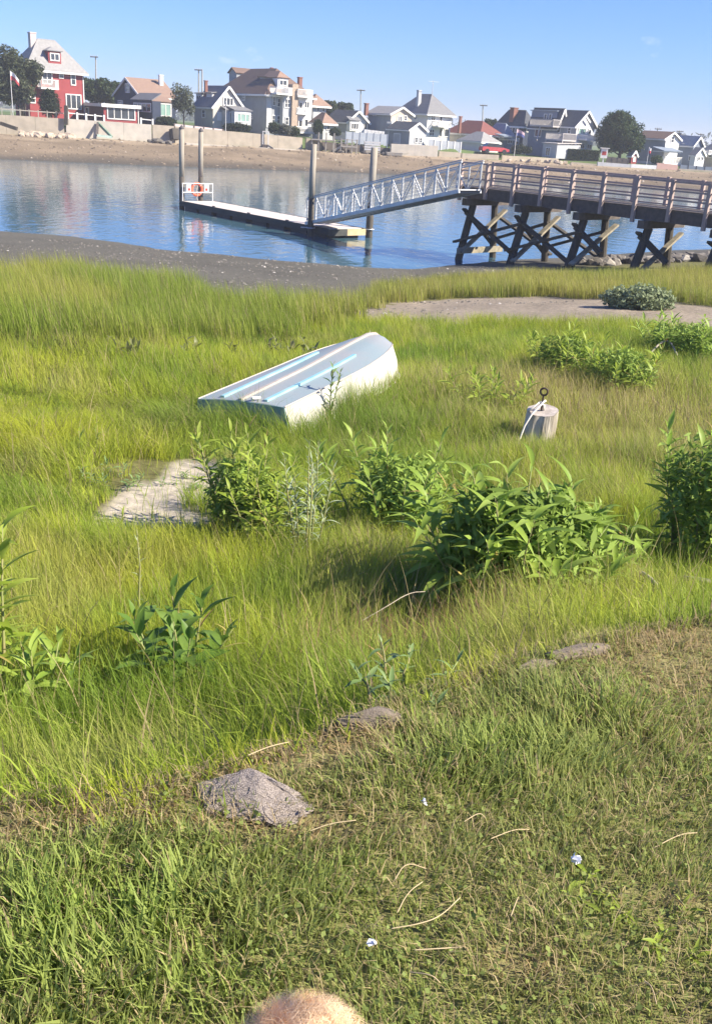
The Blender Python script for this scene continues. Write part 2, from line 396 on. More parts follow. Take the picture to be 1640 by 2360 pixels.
# ---------------------------------------------------------------- gangway
G0 = at_z(704, 511, .68); G1 = at_z(1058, 436, zd-.02)
gv = G1-G0; glen = gv.length; gd = gv.normalized()
gh = Vector((gd.x, gd.y, 0)).normalized(); gn = Vector((-gh.y, gh.x, 0)); gn = gn if gn.y > 0 else -gn
gw_ = thing('gangway', 'long silver aluminium truss gangway sloping from pier to floating dock', 'gangway', (G0.x, G0.y, 0))
o0 = Vector((0, 0, G0.z)); GWD = 1.35
def gp(t, w, h): return o0+gd*(t*glen)+gn*w+Vector((0,0,h))
NG = 15
MB().slab([gp(0,.04,0), gp(1,.04,0), gp(1,GWD-.04,0), gp(0,GWD-.04,0)], .05).build('walkway', m_aludk, gw_)
for k in range(26):
    t = (k+.5)/26; MB().beam(gp(t,.03,-.10), gp(t,GWD-.03,-.10), .06, .07).build('cross_member', m_aludk, gw_)
for w in (0, GWD):
    MB().beam(gp(0,w,-.08), gp(1,w,-.08), .09, .16).build('bottom_chord', m_alu, gw_)
    MB().beam(gp(.015,w,1.12), gp(1,w,1.12), .07, .06).build('top_chord', m_alu, gw_)
    MB().tube([gp(.0,w,.55), gp(-.006,w,.9), gp(.002,w,1.14), gp(.02,w,1.2), gp(1,w,1.2)], .025, 6).build('handrail', m_alu, gw_)
    for k in range(NG+1):
        t = .012+k/NG*.98
        MB().beam(gp(t,w,0), gp(t,w,1.09), .06, .075, up=gn).build('truss_post', m_alu, gw_)
        if k < NG:
            t2 = .012+(k+1)/NG*.98
            a, b = (gp(t,w,.02), gp(t2,w,1.07)) if k % 2 == 0 else (gp(t,w,1.07), gp(t2,w,.02))
            MB().beam(a, b, .04, .045, up=gn).build('truss_diagonal', m_alu, gw_)
    for h in (.18,.34,.50,.66,.82,.96):
        MB().beam(gp(.015,w+.02 if w else .02,h), gp(.99,w+.02 if w else .02,h), .014, .016).build('mid_rail', m_alu, gw_)
# upright white end post of the gangway
# ---------------------------------------------------------------- floating dock
zt_ = .48
A_ = at_z(417, 463, zt_); B_ = at_z(757, 528, zt_)
dv = Vector((B_.x-A_.x, B_.y-A_.y, 0)); dl = dv.length; dv.normalize()
dang = math.atan2(dv.y, dv.x); DKW = 2.35
dock = thing('floating_dock', 'long low floating dock with bleached deck and dark sides on black floats', 'dock', (A_.x, A_.y, 0), dang)
sg = 1 if math.cos(dang) > 0 else -1   # +y local is away from the camera
NS = 4
for k in range(NS):
    a = k*dl/NS; b = (k+1)*dl/NS
    ns = int((b-a-.06)/.152)
    for q in range(ns):
        MB().box(a+.03+q*.152, a+.03+q*.152+.144, .03, DKW-.03, zt_-.035, zt_+random.uniform(-.004,.004)).build('deck_board', m_dockdeck, dock)
    MB().box(a+.012, b-.012, -.05, .035, zt_-.30, zt_+.012).build('side_beam', m_dockside, dock)
    MB().box(a+.012, b-.012, DKW-.035, DKW+.05, zt_-.30, zt_+.012).build('side_beam', m_dockside, dock)
    for f in range(2):
        for yy in (.12, DKW-.98):
            MB().box(a+.3+f*1.75, a+1.75+f*1.75, yy, yy+.86, -.25, zt_-.06).build('float', m_float, dock)
MB().box(dl+.0, dl+.07, -.05, DKW*.5, zt_-.34, zt_-.02).build('end_board', m_dockside, dock)
MB().box(dl+.0, dl+.072, DKW*.5+.004, DKW+.05, zt_-.34, zt_-.02).build('end_board', m_dockend, dock)  # far half of the end board is yellow-tan, near half dark
MB().box(-.07, 0, -.05, DKW+.05, zt_-.30, zt_+.01).build('end_board', m_dockside, dock)
for k in range(1, 4):
    MB().box(k*dl/NS-.12, k*dl/NS+.12, .05, .12, zt_+.006, zt_+.06).build('cleat', m_cap, dock)
def dockpt(x, y, z): return Vector((A_.x, A_.y, 0))+dv*x+Vector((-dv.y, dv.x, 0))*y*sg+Vector((0,0,z))
def dock_pile(px_top, py_top, x, y, r, label, cap):
    b = dockpt(x, y, 0)
    # height from the picture
    zz = 4.0
    for it in range(40):
        q = project((b.x, b.y, zz)); zz += (q[1]-py_top)*.018
    t = thing('dock_pile', label, 'pile', (b.x, b.y, 0), 0, 'timber piles holding the floating dock')
    MB().tube([(0,0,-1.6), (0,0,1.0), (0.0,0,1.9)], [r*1.04, r*1.02, r], 14).build('wet_lower_shaft', m_wetpile, t, smooth=True)
    MB().tube([(0,0,1.9), (0.0,0,zz*.6+.6), (.02,0,zz)], [r, r*.97, r*.93], 14).build('dry_upper_shaft', m_greypile, t, smooth=True)
    if cap: MB().tube([(.02,0,zz+.001), (.02,0,zz+.04), (.02,0,zz+.22)], [r*1.05, r*1.05, .03], 14).build('cap', m_cap, t)
    MB().torus((0,0,zt_-.05), r+.07, .03, (0,0,1), 20, 6).build('pile_hoop', m_alu, t)
    MB().beam((0, 0, zt_-.05), (r+.35 if x < dl*.5 else -(r+.35), 0, zt_-.05), .05, .05).build('hoop_bracket', m_alu, t)
    return t
dock_pile(427, 297, -.32, .25, .165, 'greyed pile with dark pointed cap behind the lifebuoy rail, beside open water', True)
dock_pile(470, 303, -.32, DKW-.75, .155, 'greyed pile with dark pointed cap at the lifebuoy end, away from the dock corner', True)
dock_pile(746, 332, dl-1.1, -.34, .155, 'flat-topped pale pile standing in front of the gangway foot', False)
dock_pile(835, 340, dl-.1, DKW+.42, .185, 'thick flat-topped pale pile behind the gangway at the dock corner', False)
# lifebuoy stand: white pipe rail with two notices
st = thing('lifebuoy_rail', 'white pipe rail with two red and white notices at the dock end', 'railing', dockpt(.12, 0, zt_), dang+math.pi/2*sg)
RW = DKW-.15
for xx in (.06, RW): MB().tube([(xx,0,0), (xx,0,1.05)], .028, 8).build('upright', m_white, st)
for zz in (1.05, .52): MB().tube([(.03,0,zz), (RW+.03,0,zz)], .026, 8).build('crossbar', m_white, st)
for xx in (.50, 1.75):
    sgn = MB().box(xx-.15, xx+.15, -.02, .02, .54, 1.0).build('notice_board', m_white, st)
    MB().box(xx-.09, xx+.09, .022*-sg-.004, .022*-sg+.004, .62, .78).build('red_panel', m_red, sgn)
lb = thing('lifebuoy', 'orange ring lifebuoy hanging on the white rail of the dock', 'lifebuoy', dockpt(.02, 1.12, zt_+.70), dang+math.pi/2*sg)
MB().torus((0,-.0,0), .35, .085, (0,1,0), 28, 10).build('ring', m_orange, lb, smooth=True)
for k in range(4):
    t = math.pi/4+k*math.pi/2
    MB().torus((.35*math.cos(t), 0, .35*math.sin(t)), .088, .012, (-math.sin(t), 0, math.cos(t)), 12, 5).build('white_band', m_white, lb)
MB().tube([(.02,-.09,.22), (-.08,-.1,-.05), (.03,-.1,-.3), (-.06,-.1,-.52), (.04,-.1,-.66)], .018, 6).build('rope', M('rope', (.55,.50,.40), rough=.9), lb)
# ================================================================ far bank
_WPX = np.array([w[0] for w in WALL]); _WY = np.array([w[2] for w in WALL], float); _WTOP = np.array([w[1] for w in WALL], float)
def WY(px): return float(np.interp(px, _WPX, _WY))
def wall_top_py(px): return float(np.interp(px, _WPX, _WTOP))
def LZ(x): return float(np.interp(x, WALL_X, WALL_Z))-.12
def CM(name, col, k=.88, sc=1.2):
    col = tuple(c*.84 for c in col)
    return M(name, col, tuple(c*k for c in col), scale=sc, rough=.8, bump=.15, bscale=12)
m_conc = M('tan_concrete', (.41,.355,.28), (.32,.28,.22), scale=.9, rough=.9, bump=.4, bscale=6)
m_conc2 = M('pale_concrete', (.46,.42,.36), (.37,.345,.30), scale=.9, rough=.9, bump=.4, bscale=6)
m_conc3 = M('grey_concrete', (.50,.51,.52), (.42,.43,.44), scale=1, rough=.9, bump=.3)
m_pink = M('pink_paint', (.62,.40,.33), (.55,.36,.30), scale=1, rough=.8)
m_pinkpale = M('pale_pink_boards', (.60,.50,.48), (.54,.45,.43), scale=1, rough=.8)
m_glass = M('window_glass', (.035,.04,.05), (.06,.07,.085), scale=.5, rough=.08, spec=.6)
m_glassg = M('greenish_window_glass', (.28,.42,.36), (.2,.32,.28), scale=.6, rough=.1, spec=.6)
m_trim = M('white_trim', (.72,.71,.68), (.66,.65,.62), rough=.6)
m_dkdoor = M('dark_frame', (.05,.05,.055), rough=.5)
R_grey = M('grey_shingles', (.20,.20,.205), (.16,.16,.165), scale=3, rough=.9, bump=.5, bscale=14)
R_lgrey = M('light_grey_shingles', (.29,.285,.28), (.24,.235,.23), scale=3, rough=.9, bump=.5, bscale=14)
R_dark = M('charcoal_shingles', (.085,.092,.105), (.065,.07,.08), scale=3, rough=.9, bump=.5, bscale=14)
R_brown = M('brown_shingles', (.17,.115,.09), (.14,.095,.075), scale=3, rough=.9, bump=.5, bscale=14)
R_tan = M('tan_shingles', (.27,.185,.14), (.23,.155,.12), scale=3, rough=.9, bump=.5, bscale=14)
R_red = M('red_shingles', (.21,.075,.065), (.17,.065,.055), scale=3, rough=.9, bump=.5, bscale=14)
R_blue = M('blue_grey_shingles', (.22,.26,.32), (.18,.22,.27), scale=3, rough=.9, bump=.5, bscale=14)
m_brick = M('brick', (.26,.12,.09), (.20,.10,.08), scale=6, rough=.9)
m_stone = M('tan_stonework', (.44,.34,.25), (.30,.24,.19), scale=5, rough=.9, bump=.6, bscale=5)
YAW = math.radians(36)
class House: pass
def solve(fn, target, lo, hi):
    flo = fn(lo)-target
    for _ in range(60):
        mid = (lo+hi)/2; f = fn(mid)-target
        if (f > 0) == (flo > 0): lo = mid
        else: hi = mid
    return (lo+hi)/2
def house(name, label, pc, Yo, pl, pr, eave, apex, roof, wallm, roofm, a=YAW, ov=.35, trim=None, base=None, cat='house', group='houses along the far bank', depth=None):
    h = House(); h.a = a; Y = WY(pc)+Yo
    C = at_y(pc, eave, Y); ze = C.z; u1 = Vector((math.cos(a), math.sin(a), 0)); u2 = Vector((-math.sin(a), math.cos(a), 0))
    h.w1 = solve(lambda w: project(C+u1*w)[0], pr, 0.2, 60)
    h.w2 = depth if depth else solve(lambda w: project(C+u2*w)[0], pl, 0.2, 60)
    zb = LZ(C.x) if base is None else at_y(pc, base, Y).z
    h.root = thing(name, label, cat, (C.x, C.y, zb), a, group); h.u1, h.u2 = u1, u2
    h.O = Vector((C.x, C.y, zb)); h.H = ze-zb; w1, w2, H = h.w1, h.w2, h.H
    def apexpt(z):
        if roof == 'gable_x': q = C+u2*(w2/2)
        elif roof == 'hip': k = min(w1, w2)/2; q = C+u1*k+u2*k
        elif roof == 'shed': q = C+u2*w2
        else: q = C+u1*(w1/2)
        return Vector((q.x, q.y, z))
    if roof != 'flat':
        zr = solve(lambda z_: -project(apexpt(z_))[1], -apex, ze, ze+15)
        h.rise = max(zr-ze, .3)
    else: h.rise = 0
    r = h.rise; t = .14; top = H+r; trim = trim or m_trim
    mb = MB()
    if roof == 'gable_y':
        mb.add([(0,0,0),(w1,0,0),(w1,w2,0),(0,w2,0),(0,0,H),(w1,0,H),(w1,w2,H),(0,w2,H),(w1/2,0,top),(w1/2,w2,top)],
               [(0,1,5,8,4),(1,2,6,5),(2,3,7,9,6),(3,0,4,7),(4,8,9,7),(5,6,9,8)])
    elif roof == 'gable_x':
        mb.add([(0,0,0),(w1,0,0),(w1,w2,0),(0,w2,0),(0,0,H),(w1,0,H),(w1,w2,H),(0,w2,H),(0,w2/2,top),(w1,w2/2,top)],
               [(0,1,5,4),(1,2,6,9,5),(2,3,7,6),(3,0,4,8,7),(4,5,9,8),(8,9,6,7)])
    elif roof == 'shed':
        mb.add([(0,0,0),(w1,0,0),(w1,w2,0),(0,w2,0),(0,0,H),(w1,0,H),(w1,w2,top),(0,w2,top)], [(0,1,5,4),(1,2,6,5),(2,3,7,6),(3,0,4,7),(4,5,6,7)])
    else: mb.box(0, w1, 0, w2, 0, H)
    h.wall = mb.build('wall', wallm, h.root)
    rb = MB(); tb = MB(); up = Vector((0,0,t+.01))
    def S(pts): rb.slab([Vector(p)+up for p in pts], t)
    if roof == 'gable_y':
        k = ov*r/(w1/2)
        S([(-ov,-ov,H-k),(w1/2,-ov,top),(w1/2,w2+ov,top),(-ov,w2+ov,H-k)]); S([(w1/2,-ov,top),(w1+ov,-ov,H-k),(w1+ov,w2+ov,H-k),(w1/2,w2+ov,top)])
        for s, e in (((-ov,-ov-.03,H-k),(w1/2,-ov-.03,top)), ((w1+ov,-ov-.03,H-k),(w1/2,-ov-.03,top))): tb.beam(s, e, .06, .28)
        tb.beam((-ov-.03,-ov,H-k), (-ov-.03,w2+ov,H-k), .06, .2)
    elif roof == 'gable_x':
        k = ov*r/(w2/2)
        S([(-ov,-ov,H-k),(w1+ov,-ov,H-k),(w1+ov,w2/2,top),(-ov,w2/2,top)]); S([(-ov,w2/2,top),(w1+ov,w2/2,top),(w1+ov,w2+ov,H-k),(-ov,w2+ov,H-k)])
        for s, e in (((-ov-.03,-ov,H-k),(-ov-.03,w2/2,top)), ((-ov-.03,w2+ov,H-k),(-ov-.03,w2/2,top))): tb.beam(s, e, .06, .28)
        tb.beam((-ov,-ov-.03,H-k), (w1+ov,-ov-.03,H-k), .06, .22)
    elif roof == 'hip':
        c = min(w1, w2)/2; k = ov*r/c
        if w2 >= w1: a1, a2 = (w1/2, c, top), (w1/2, w2-c, top)
        else: a1, a2 = (c, w2/2, top), (w1-c, w2/2, top)
        e0, e1, e2, e3 = (-ov,-ov,H-k), (w1+ov,-ov,H-k), (w1+ov,w2+ov,H-k), (-ov,w2+ov,H-k)
        if abs(w1-w2) < .05: a2 = a1
        if w2 >= w1: fs = [[e0,e1,a1],[e1,e2,a2,a1],[e2,e3,a2],[e3,e0,a1,a2]]
        else: fs = [[e0,e1,a2,a1],[e1,e2,a2],[e2,e3,a1,a2],[e3,e0,a1]]
        for f in fs: S(f if a1 != a2 else list(dict.fromkeys(f)))
        for s, e in ((e0,e1),(e1,e2),(e3,e0)): tb.beam(Vector(s)-Vector((0,0,.02)), Vector(e)-Vector((0,0,.02)), .07, .26)
    elif roof == 'shed':
        k = ov*r/w2
        S([(-ov,-ov,H-k),(w1+ov,-ov,H-k),(w1+ov,w2,top),(-ov,w2,top)]); tb.beam((-ov,-ov-.03,H-k), (w1+ov,-ov-.03,H-k), .06, .26); tb.beam((-ov-.03,-ov,H-k), (-ov-.03,w2,top), .06, .2)
    else:
        S([(-ov,-ov,H),(w1+ov,-ov,H),(w1+ov,w2+ov,H),(-ov,w2+ov,H)]); tb.box(-ov-.05, w1+ov+.05, -ov-.06, -ov, H-.22, H+.2); tb.box(-ov-.06, -ov, -ov, w2+ov, H-.2, H+.18)
    h.roof = rb.build('roof', roofm, h.root)
    tb.build('trim', trim, h.root)
    return h
def loc_on(h, face, px, py, off=0.0):
    d = ray(px, py)
    nrm = -h.u2 if face == 'F' else -h.u1
    O = h.O+nrm*off
    t = (O-CAM).dot(nrm)/d.dot(nrm); p = CAM+d*t-h.O
    return (p.dot(h.u1), p.dot(h.u2), p.z)
def rect_on(h, face, x0, y0, x1, y1, off=0.0):
    cx, cy = (x0+x1)/2, (y0+y1)/2
    A = loc_on(h, face, x0, cy, off); B = loc_on(h, face, x1, cy, off); T = loc_on(h, face, cx, y0, off); U = loc_on(h, face, cx, y1, off)
    i = 0 if face == 'F' else 1
    a, b = sorted((A[i], B[i])); return a, b, min(T[2], U[2]), max(T[2], U[2])
def face_box(mb, face, a, b, z0, z1, d0, d1):
    """box on a facade: a..b along it, from d0 to d1 out of the wall"""
    return mb.box(a, b, -d1, -d0, z0, z1) if face == 'F' else mb.box(-d1, -d0, a, b, z0, z1)
def win(h, face, x0, y0, x1, y1, nv=1, nh=2, off=0.0, glass=None, name='window', frm=None, parent=None):
    a, b, z0, z1 = rect_on(h, face, x0, y0, x1, y1, off)
    w = min(.13, (b-a)*.16); mb = MB(); e0, e1 = off+.004, off+.09
    face_box(mb, face, a, b, z0, z0+w, e0, e1); face_box(mb, face, a, b, z1-w, z1, e0, e1)
    face_box(mb, face, a, a+w, z0+w, z1-w, e0, e1); face_box(mb, face, b-w, b, z0+w, z1-w, e0, e1)
    for k in range(1, nv):
        c = a+(b-a)*k/nv; face_box(mb, face, c-w*.35, c+w*.35, z0+w, z1-w, e0, e1-.01)
    for k in range(1, nh):
        c = z0+(z1-z0)*k/nh; face_box(mb, face, a+w, b-w, c-w*.25, c+w*.25, e0, e1-.02)
    o = mb.build(name, frm or m_trim, parent or h.root)
    pm = MB(); face_box(pm, face, a+w, b-w, z0+w, z1-w, e0, off+.03); pm.build('pane', glass or m_glass, o)
    return o
def panel(h, face, x0, y0, x1, y1, d, mat, name, off=0.0, parent=None):
    a, b, z0, z1 = rect_on(h, face, x0, y0, x1, y1, off+d); mb = MB(); face_box(mb, face, a, b, z0, z1, off+.004, off+d)
    return mb.build(name, mat, parent or h.root)
def chimney(h, px0, px1, ytop, mat, v=.5, w=None, name='chimney'):
    """chimney on the roof; v is how far back along the house depth"""
    y = h.w2*v
    def lx(px):
        f = lambda x_: project(h.O+h.u1*x_+h.u2*y+Vector((0,0,h.H+h.rise)))[0]
        return solve(f, px, -20, 60)
    x0, x1 = lx(px0), lx(px1); ww = (x1-x0)*.8
    zt = solve(lambda z_: -project(h.O+h.u1*(x0+x1)/2+h.u2*y+Vector((0,0,z_)))[1], -ytop, 0, 40)
    c = MB().box(x0, x0+ww, y-ww/2, y+ww/2, h.H*.9, zt).build(name, mat, h.root)
    MB().box(x0-.06, x0+ww+.06, y-ww/2-.06, y+ww/2+.06, zt+.002, zt+.14).build('chimney_cap', mat, c)
    return c
def balcony(h, face, x0, ytop, x1, ybot, dep, mat=None, floor=.22, off=0.0, posts=0.0, n=None):
    mat = mat or m_trim
    a, b, z0, z1 = rect_on(h, face, x0, ytop, x1, ybot, off+dep)
    fl = MB(); face_box(fl, face, a, b, z0, z0+floor, off+.005, off+dep); bal = fl.build('balcony', mat, h.root)
    rl = MB()
    face_box(rl, face, a, b, z1-.09, z1, off+dep-.09, off+dep)
    face_box(rl, face, a, a+.09, z1-.09, z1, off+.005, off+dep-.09); face_box(rl, face, b-.09, b, z1-.09, z1, off+.005, off+dep-.09)
    n = n or max(4, int((b-a)/.16))
    for k in range(n+1):
        c = a+(b-a-.05)*k/n; face_box(rl, face, c, c+.05, z0+floor, z1-.09, off+dep-.07, off+dep-.02)
    m_ = max(2, int(dep/.16))
    for k in range(m_):
        d = off+dep*k/m_
        for c in (a, b-.05): face_box(rl, face, c, c+.05, z0+floor, z1-.09, d, d+.05)
    rl.build('railing', mat, bal)
    if posts:
        for c in (a+.02, b-.14):
            pb = MB(); face_box(pb, face, c, c+.12, posts, z0, off+dep-.16, off+dep-.04); pb.build('post', mat, h.root)
    return bal
def sub_house(h, face, x0, ytop, x1, ybot, dep, mat, roofm, rise=.0, name='bay', off=0.0):
    """bump-out in front of a facade with a little sloped roof"""
    a, b, z0, z1 = rect_on(h, face, x0, ytop, x1, ybot, off+dep)
    mb = MB(); face_box(mb, face, a, b, max(z0, 0), z1, off+.005, off+dep); o = mb.build(name, mat, h.root)
    if face == 'F': P = [(a-.2,-off-dep-.2,z1), (b+.2,-off-dep-.2,z1), (b+.2,-off-.01,z1+rise), (a-.2,-off-.01,z1+rise)]
    else: P = [(-off-dep-.2,b+.2,z1), (-off-dep-.2,a-.2,z1), (-off-.01,a-.2,z1+rise), (-off-.01,b+.2,z1+rise)]
    MB().slab([Vector(p)+Vector((0,0,.13)) for p in P], .12).build(name+'_roof', roofm, o)
    return o
def dormer(h, face, x0, ytop, x1, ybot, inset, wallm, roofm, ln=2.5, rise=.5, kind='shed', glass=True, nv=2):
    """dormer whose front sits `inset` behind the facade"""
    a, b, z0, z1 = rect_on(h, face, x0, ytop, x1, ybot, -inset)
    mb = MB(); face_box(mb, face, a, b, z0-1.0, z1, -inset-ln, -inset); o = mb.build('dormer', wallm, h.root)
    rb = MB()
    def P(u, d, z_): return (u, -d, z_) if face == 'F' else (-d, u, z_)
    f, bk = -inset+.25, -inset-ln; up = Vector((0,0,.12)); q = .22
    if kind == 'gable':
        c = (a+b)/2
        for e in (a-q, b+q): rb.slab([Vector(P(e,f,z1-.1))+up, Vector(P(c,f,z1+rise))+up, Vector(P(c,bk,z1+rise))+up, Vector(P(e,bk,z1-.1))+up], .1)
        mb2 = MB(); mb2.add([P(a,-inset,z1), P(b,-inset,z1), P(c,-inset,z1+rise), P(a,bk,z1), P(b,bk,z1), P(c,bk,z1+rise)], [(0,1,2),(5,4,3),(0,3,4,1),(1,4,5,2),(2,5,3,0)]); mb2.build('dormer_gable', wallm, o)
    elif kind == 'hip':
        c = (a+b)/2; k = (b-a)/2+q
        pts = [P(a-q,f,z1), P(b+q,f,z1), P(b+q,bk,z1), P(a-q,bk,z1)]; ap = P(c,f-k,z1+rise); ap2 = P(c,bk,z1+rise)
        for poly in ([pts[0],pts[1],ap], [pts[1],pts[2],ap2,ap], [pts[3],pts[0],ap,ap2]): rb.slab([Vector(p)+up for p in poly], .1)
    else: rb.slab([Vector(p)+up for p in (P(a-q,f,z1), P(b+q,f,z1), P(b+q,bk,z1+rise), P(a-q,bk,z1+rise))], .12)
    rb.build('dormer_roof', roofm, o)
    if glass:
        g = (x1-x0)*.12; win(h, face, x0+g, ytop+(ybot-ytop)*.12, x1-g, ybot-(ybot-ytop)*.2, nv, 1, off=-inset, parent=o, name='dormer_window')
    return o

W_red = CM('red_clapboard', (.34,.065,.07)); W_red_shaded = CM('shaded_red_boards', (.12,.045,.05)); W_navy = CM('navy_shingle', (.045,.06,.10))
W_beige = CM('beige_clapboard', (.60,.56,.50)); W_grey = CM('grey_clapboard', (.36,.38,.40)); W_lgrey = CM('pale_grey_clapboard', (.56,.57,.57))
W_white = CM('white_clapboard', (.80,.79,.77), .94); W_tan = CM('tan_clapboard', (.58,.50,.42)); W_cream = CM('cream_clapboard', (.66,.63,.54)); W_blue = CM('blue_grey_clapboard', (.24,.28,.35))

# --- red house with grey hipped roof
h = house('red_house', 'tall red house with grey hipped roof, white trim and small balcony', 64, 9, 30, 190, 147, 91, 'hip', W_red, R_lgrey, a=math.radians(40), ov=.6)
chimney(h, 68, 85, 77, CM('pinkish_chimney', (.62,.54,.52)), v=.55)
dormer(h, 'F', 112, 119, 141, 146, .15, W_red, R_lgrey, ln=3.0, rise=.5, kind='hip')
win(h, 'F', 97, 164, 121, 194, 2, 1, name='balcony_door'); win(h, 'F', 136, 164, 147, 181); win(h, 'F', 163, 168, 175, 197); win(h, 'F', 152, 217, 188, 252, 3, 1, name='sliding_door')
balcony(h, 'F', 95, 183, 136, 206, 1.2); win(h, 'S', 40, 180, 50, 205); win(h, 'F', 70, 215, 82, 238)
MB().box(h.w1-.02, h.w1+.10, -.08, .05, 0, h.H-.2).build('corner_board', m_trim, h.root)
# --- low red flat-roofed building
h = house('garden_building', 'low flat-roofed red building with a long white window band', 239, 2.5, 186, 318, 242, 0, 'flat', W_red, R_grey, a=math.radians(30), ov=.3, group=None, cat='building')
panel(h, 'S', 187, 243, 238, 284, .02, W_red_shaded, 'shaded_side_panel'); win(h, 'F', 247, 247, 312, 276, 4, 1)  # maroon sheet paints the shade on the left wall
MB().box(h.w1-.03, h.w1+.08, -.1, .04, 0, h.H-.25).build('corner_board', m_trim, h.root); win(h, 'S', 190, 246, 206, 266, 1, 1, name='side_window')
# --- navy house with tan roof
h = house('navy_house', 'dark navy gabled house with tan roof and white chimney', 325, 9, 264, 405, 222, 180, 'gable_x', W_navy, R_tan, ov=.25)
win(h, 'S', 290, 192, 300, 214); win(h, 'S', 273, 231, 284, 243); chimney(h, 367, 377, 175, m_trim, v=.35)
b_ = sub_house(h, 'F', 352, 236, 396, 290, 2.2, W_navy, R_tan, .6, 'sun_porch')
win(h, 'F', 356, 238, 395, 268, 3, 1, off=2.2, glass=m_glassg, parent=b_, name='porch_window'); sub_house(h, 'S', 305, 232, 352, 290, 1.2, W_navy, R_grey, .9, 'side_porch')
win(h, 'S', 309, 237, 349, 258, 4, 1, off=1.2)
# --- beige gabled cottage
h = house('beige_cottage', 'beige gabled cottage with white rakes, triple gable window and white bay', 491, 5, 448, 560, 244, 200, 'gable_y', W_beige, R_grey, ov=.3)
win(h, 'F', 514, 224, 538, 244, 3, 1); dormer(h, 'S', 452, 216, 466, 236, .9, W_lgrey, R_grey, 2.6, .4, 'shed'); dormer(h, 'S', 476, 215, 489, 238, .9, W_white, R_grey, 2.6, .4, 'shed', False)
b_ = sub_house(h, 'F', 541, 256, 578, 289, 2.6, W_white, R_grey, .5, 'bay'); win(h, 'F', 545, 261, 575, 282, 3, 1, off=2.6, glass=m_glassg, parent=b_, name='bay_window')
sub_house(h, 'F', 522, 255, 543, 288, 1.4, W_lgrey, R_grey, .4, 'entry'); win(h, 'F', 528, 259, 537, 283, 1, 1, off=1.4, name='door')
win(h, 'F', 500, 258, 511, 278, 1, 1, name='door', glass=m_trim); win(h, 'S', 466, 252, 474, 272); chimney(h, 472, 479, 188, m_brick, v=.75)
# --- big grey house
h = house('grey_mansion', 'large grey three-storey house with brown hipped roof and white balconies', 614, 8, 499, 719, 212, 160, 'hip', W_grey, R_brown, ov=.5)
panel(h, 'F', 614.5, 214, 626, 294, .12, W_lgrey, 'corner_pilaster'); panel(h, 'F', 652, 216, 673, 296, 1.0, W_lgrey, 'projecting_bay'); panel(h, 'F', 687, 222, 718, 299, .5, W_white, 'white_bay')
win(h, 'F', 655, 227, 669, 249, 2, 2, off=1.0); win(h, 'F', 656, 269, 665, 288, 1, 2, off=1.0); win(h, 'F', 627, 222, 635, 244); win(h, 'F', 638, 226, 647, 247); win(h, 'F', 626, 265, 634, 285); win(h, 'F', 637, 266, 646, 286)
win(h, 'F', 688, 235, 697, 252, 1, 1, off=.5); win(h, 'F', 700, 233, 713, 250, 2, 1, off=.5); win(h, 'F', 687, 276, 697, 293, 1, 1, off=.5, name='door'); win(h, 'F', 701, 274, 710, 292, 1, 1, off=.5)
win(h, 'S', 557, 217, 566, 232); win(h, 'S', 575, 262, 583, 275)
a0, b0, z0, z1 = rect_on(h, 'F', 674, 194, 687, 299, 1.5); MB().box(a0, b0, -1.4, -.02, 0, z1).build('stone_chimney', m_stone, h.root)
balcony(h, 'F', 638, 201, 674, 219, 2.0); balcony(h, 'F', 687, 206, 721, 225, 1.8); balcony(h, 'F', 684, 249, 714, 264, 1.5); balcony(h, 'F', 680, 292, 729, 308, 2.4, posts=.0)
dormer(h, 'S', 598, 178, 616, 192, 2.2, W_grey, R_brown, 3, .4, 'shed'); dormer(h, 'F', 640, 181, 664, 202, .5, W_white, R_tan, 4, .9, 'hip')
dormer(h, 'S', 528, 168, 545, 184, 2.6, W_grey, R_brown, 4, .7, 'gable', False); chimney(h, 688, 697, 180, m_brick, v=.3); chimney(h, 624, 629, 158, m_brick, v=.4); chimney(h, 714, 721, 210, m_brick, v=.7)
# --- grey house behind with small front wing
h = house('grey_house', 'pale grey house with tan hipped roof behind the large balconied house', 722, 16, 700, 752, 236, 219, 'hip', W_lgrey, R_tan, ov=.6)
win(h, 'F', 729, 243, 736, 257); win(h, 'F', 742, 244, 748, 258)
h = house('small_cottage', 'small grey cottage with low tan hipped roof and ivy', 745, 5, 721, 768, 277, 262, 'hip', W_lgrey, R_tan, ov=.5)
win(h, 'F', 752, 283, 759, 300, 1, 1, name='door'); win(h, 'S', 737, 280, 744, 296, 1, 1)
# --- white gabled cottage with dark roof
h = house('white_cottage', 'white gabled cottage with charcoal roof and front bay window', 800, 12, 752, 846, 279, 257, 'gable_y', W_white, R_dark, ov=.4)
panel(h, 'S', 753, 280, 799.6, 304, .02, W_grey, 'grey_side_panel')  # thin grey sheet over the left wall, as on similar houses below
b_ = sub_house(h, 'F', 806, 279, 828, 302, .9, W_white, R_grey, .5, 'bay'); win(h, 'F', 808, 283, 826, 299, 3, 1, off=.9, parent=b_, name='bay_window')
win(h, 'F', 838, 283, 845, 299, 1, 1, name='door')
# --- tan gabled house with grey side
h = house('tan_house', 'tan gabled house with grey side wall and brick end chimney', 900, 10, 848, 949, 262, 248, 'gable_y', W_tan, R_lgrey, ov=.35)
panel(h, 'S', 849, 264, 899.6, 310, .02, W_grey, 'grey_side_panel'); win(h, 'S', 859, 260, 868, 267, 1, 1)
win(h, 'F', 916, 266, 926, 281, 2, 1); win(h, 'F', 930, 266, 937, 279); balcony(h, 'F', 902, 281, 949, 288, 1.2)
chimney(h, 841, 849, 240, m_brick, v=.93)
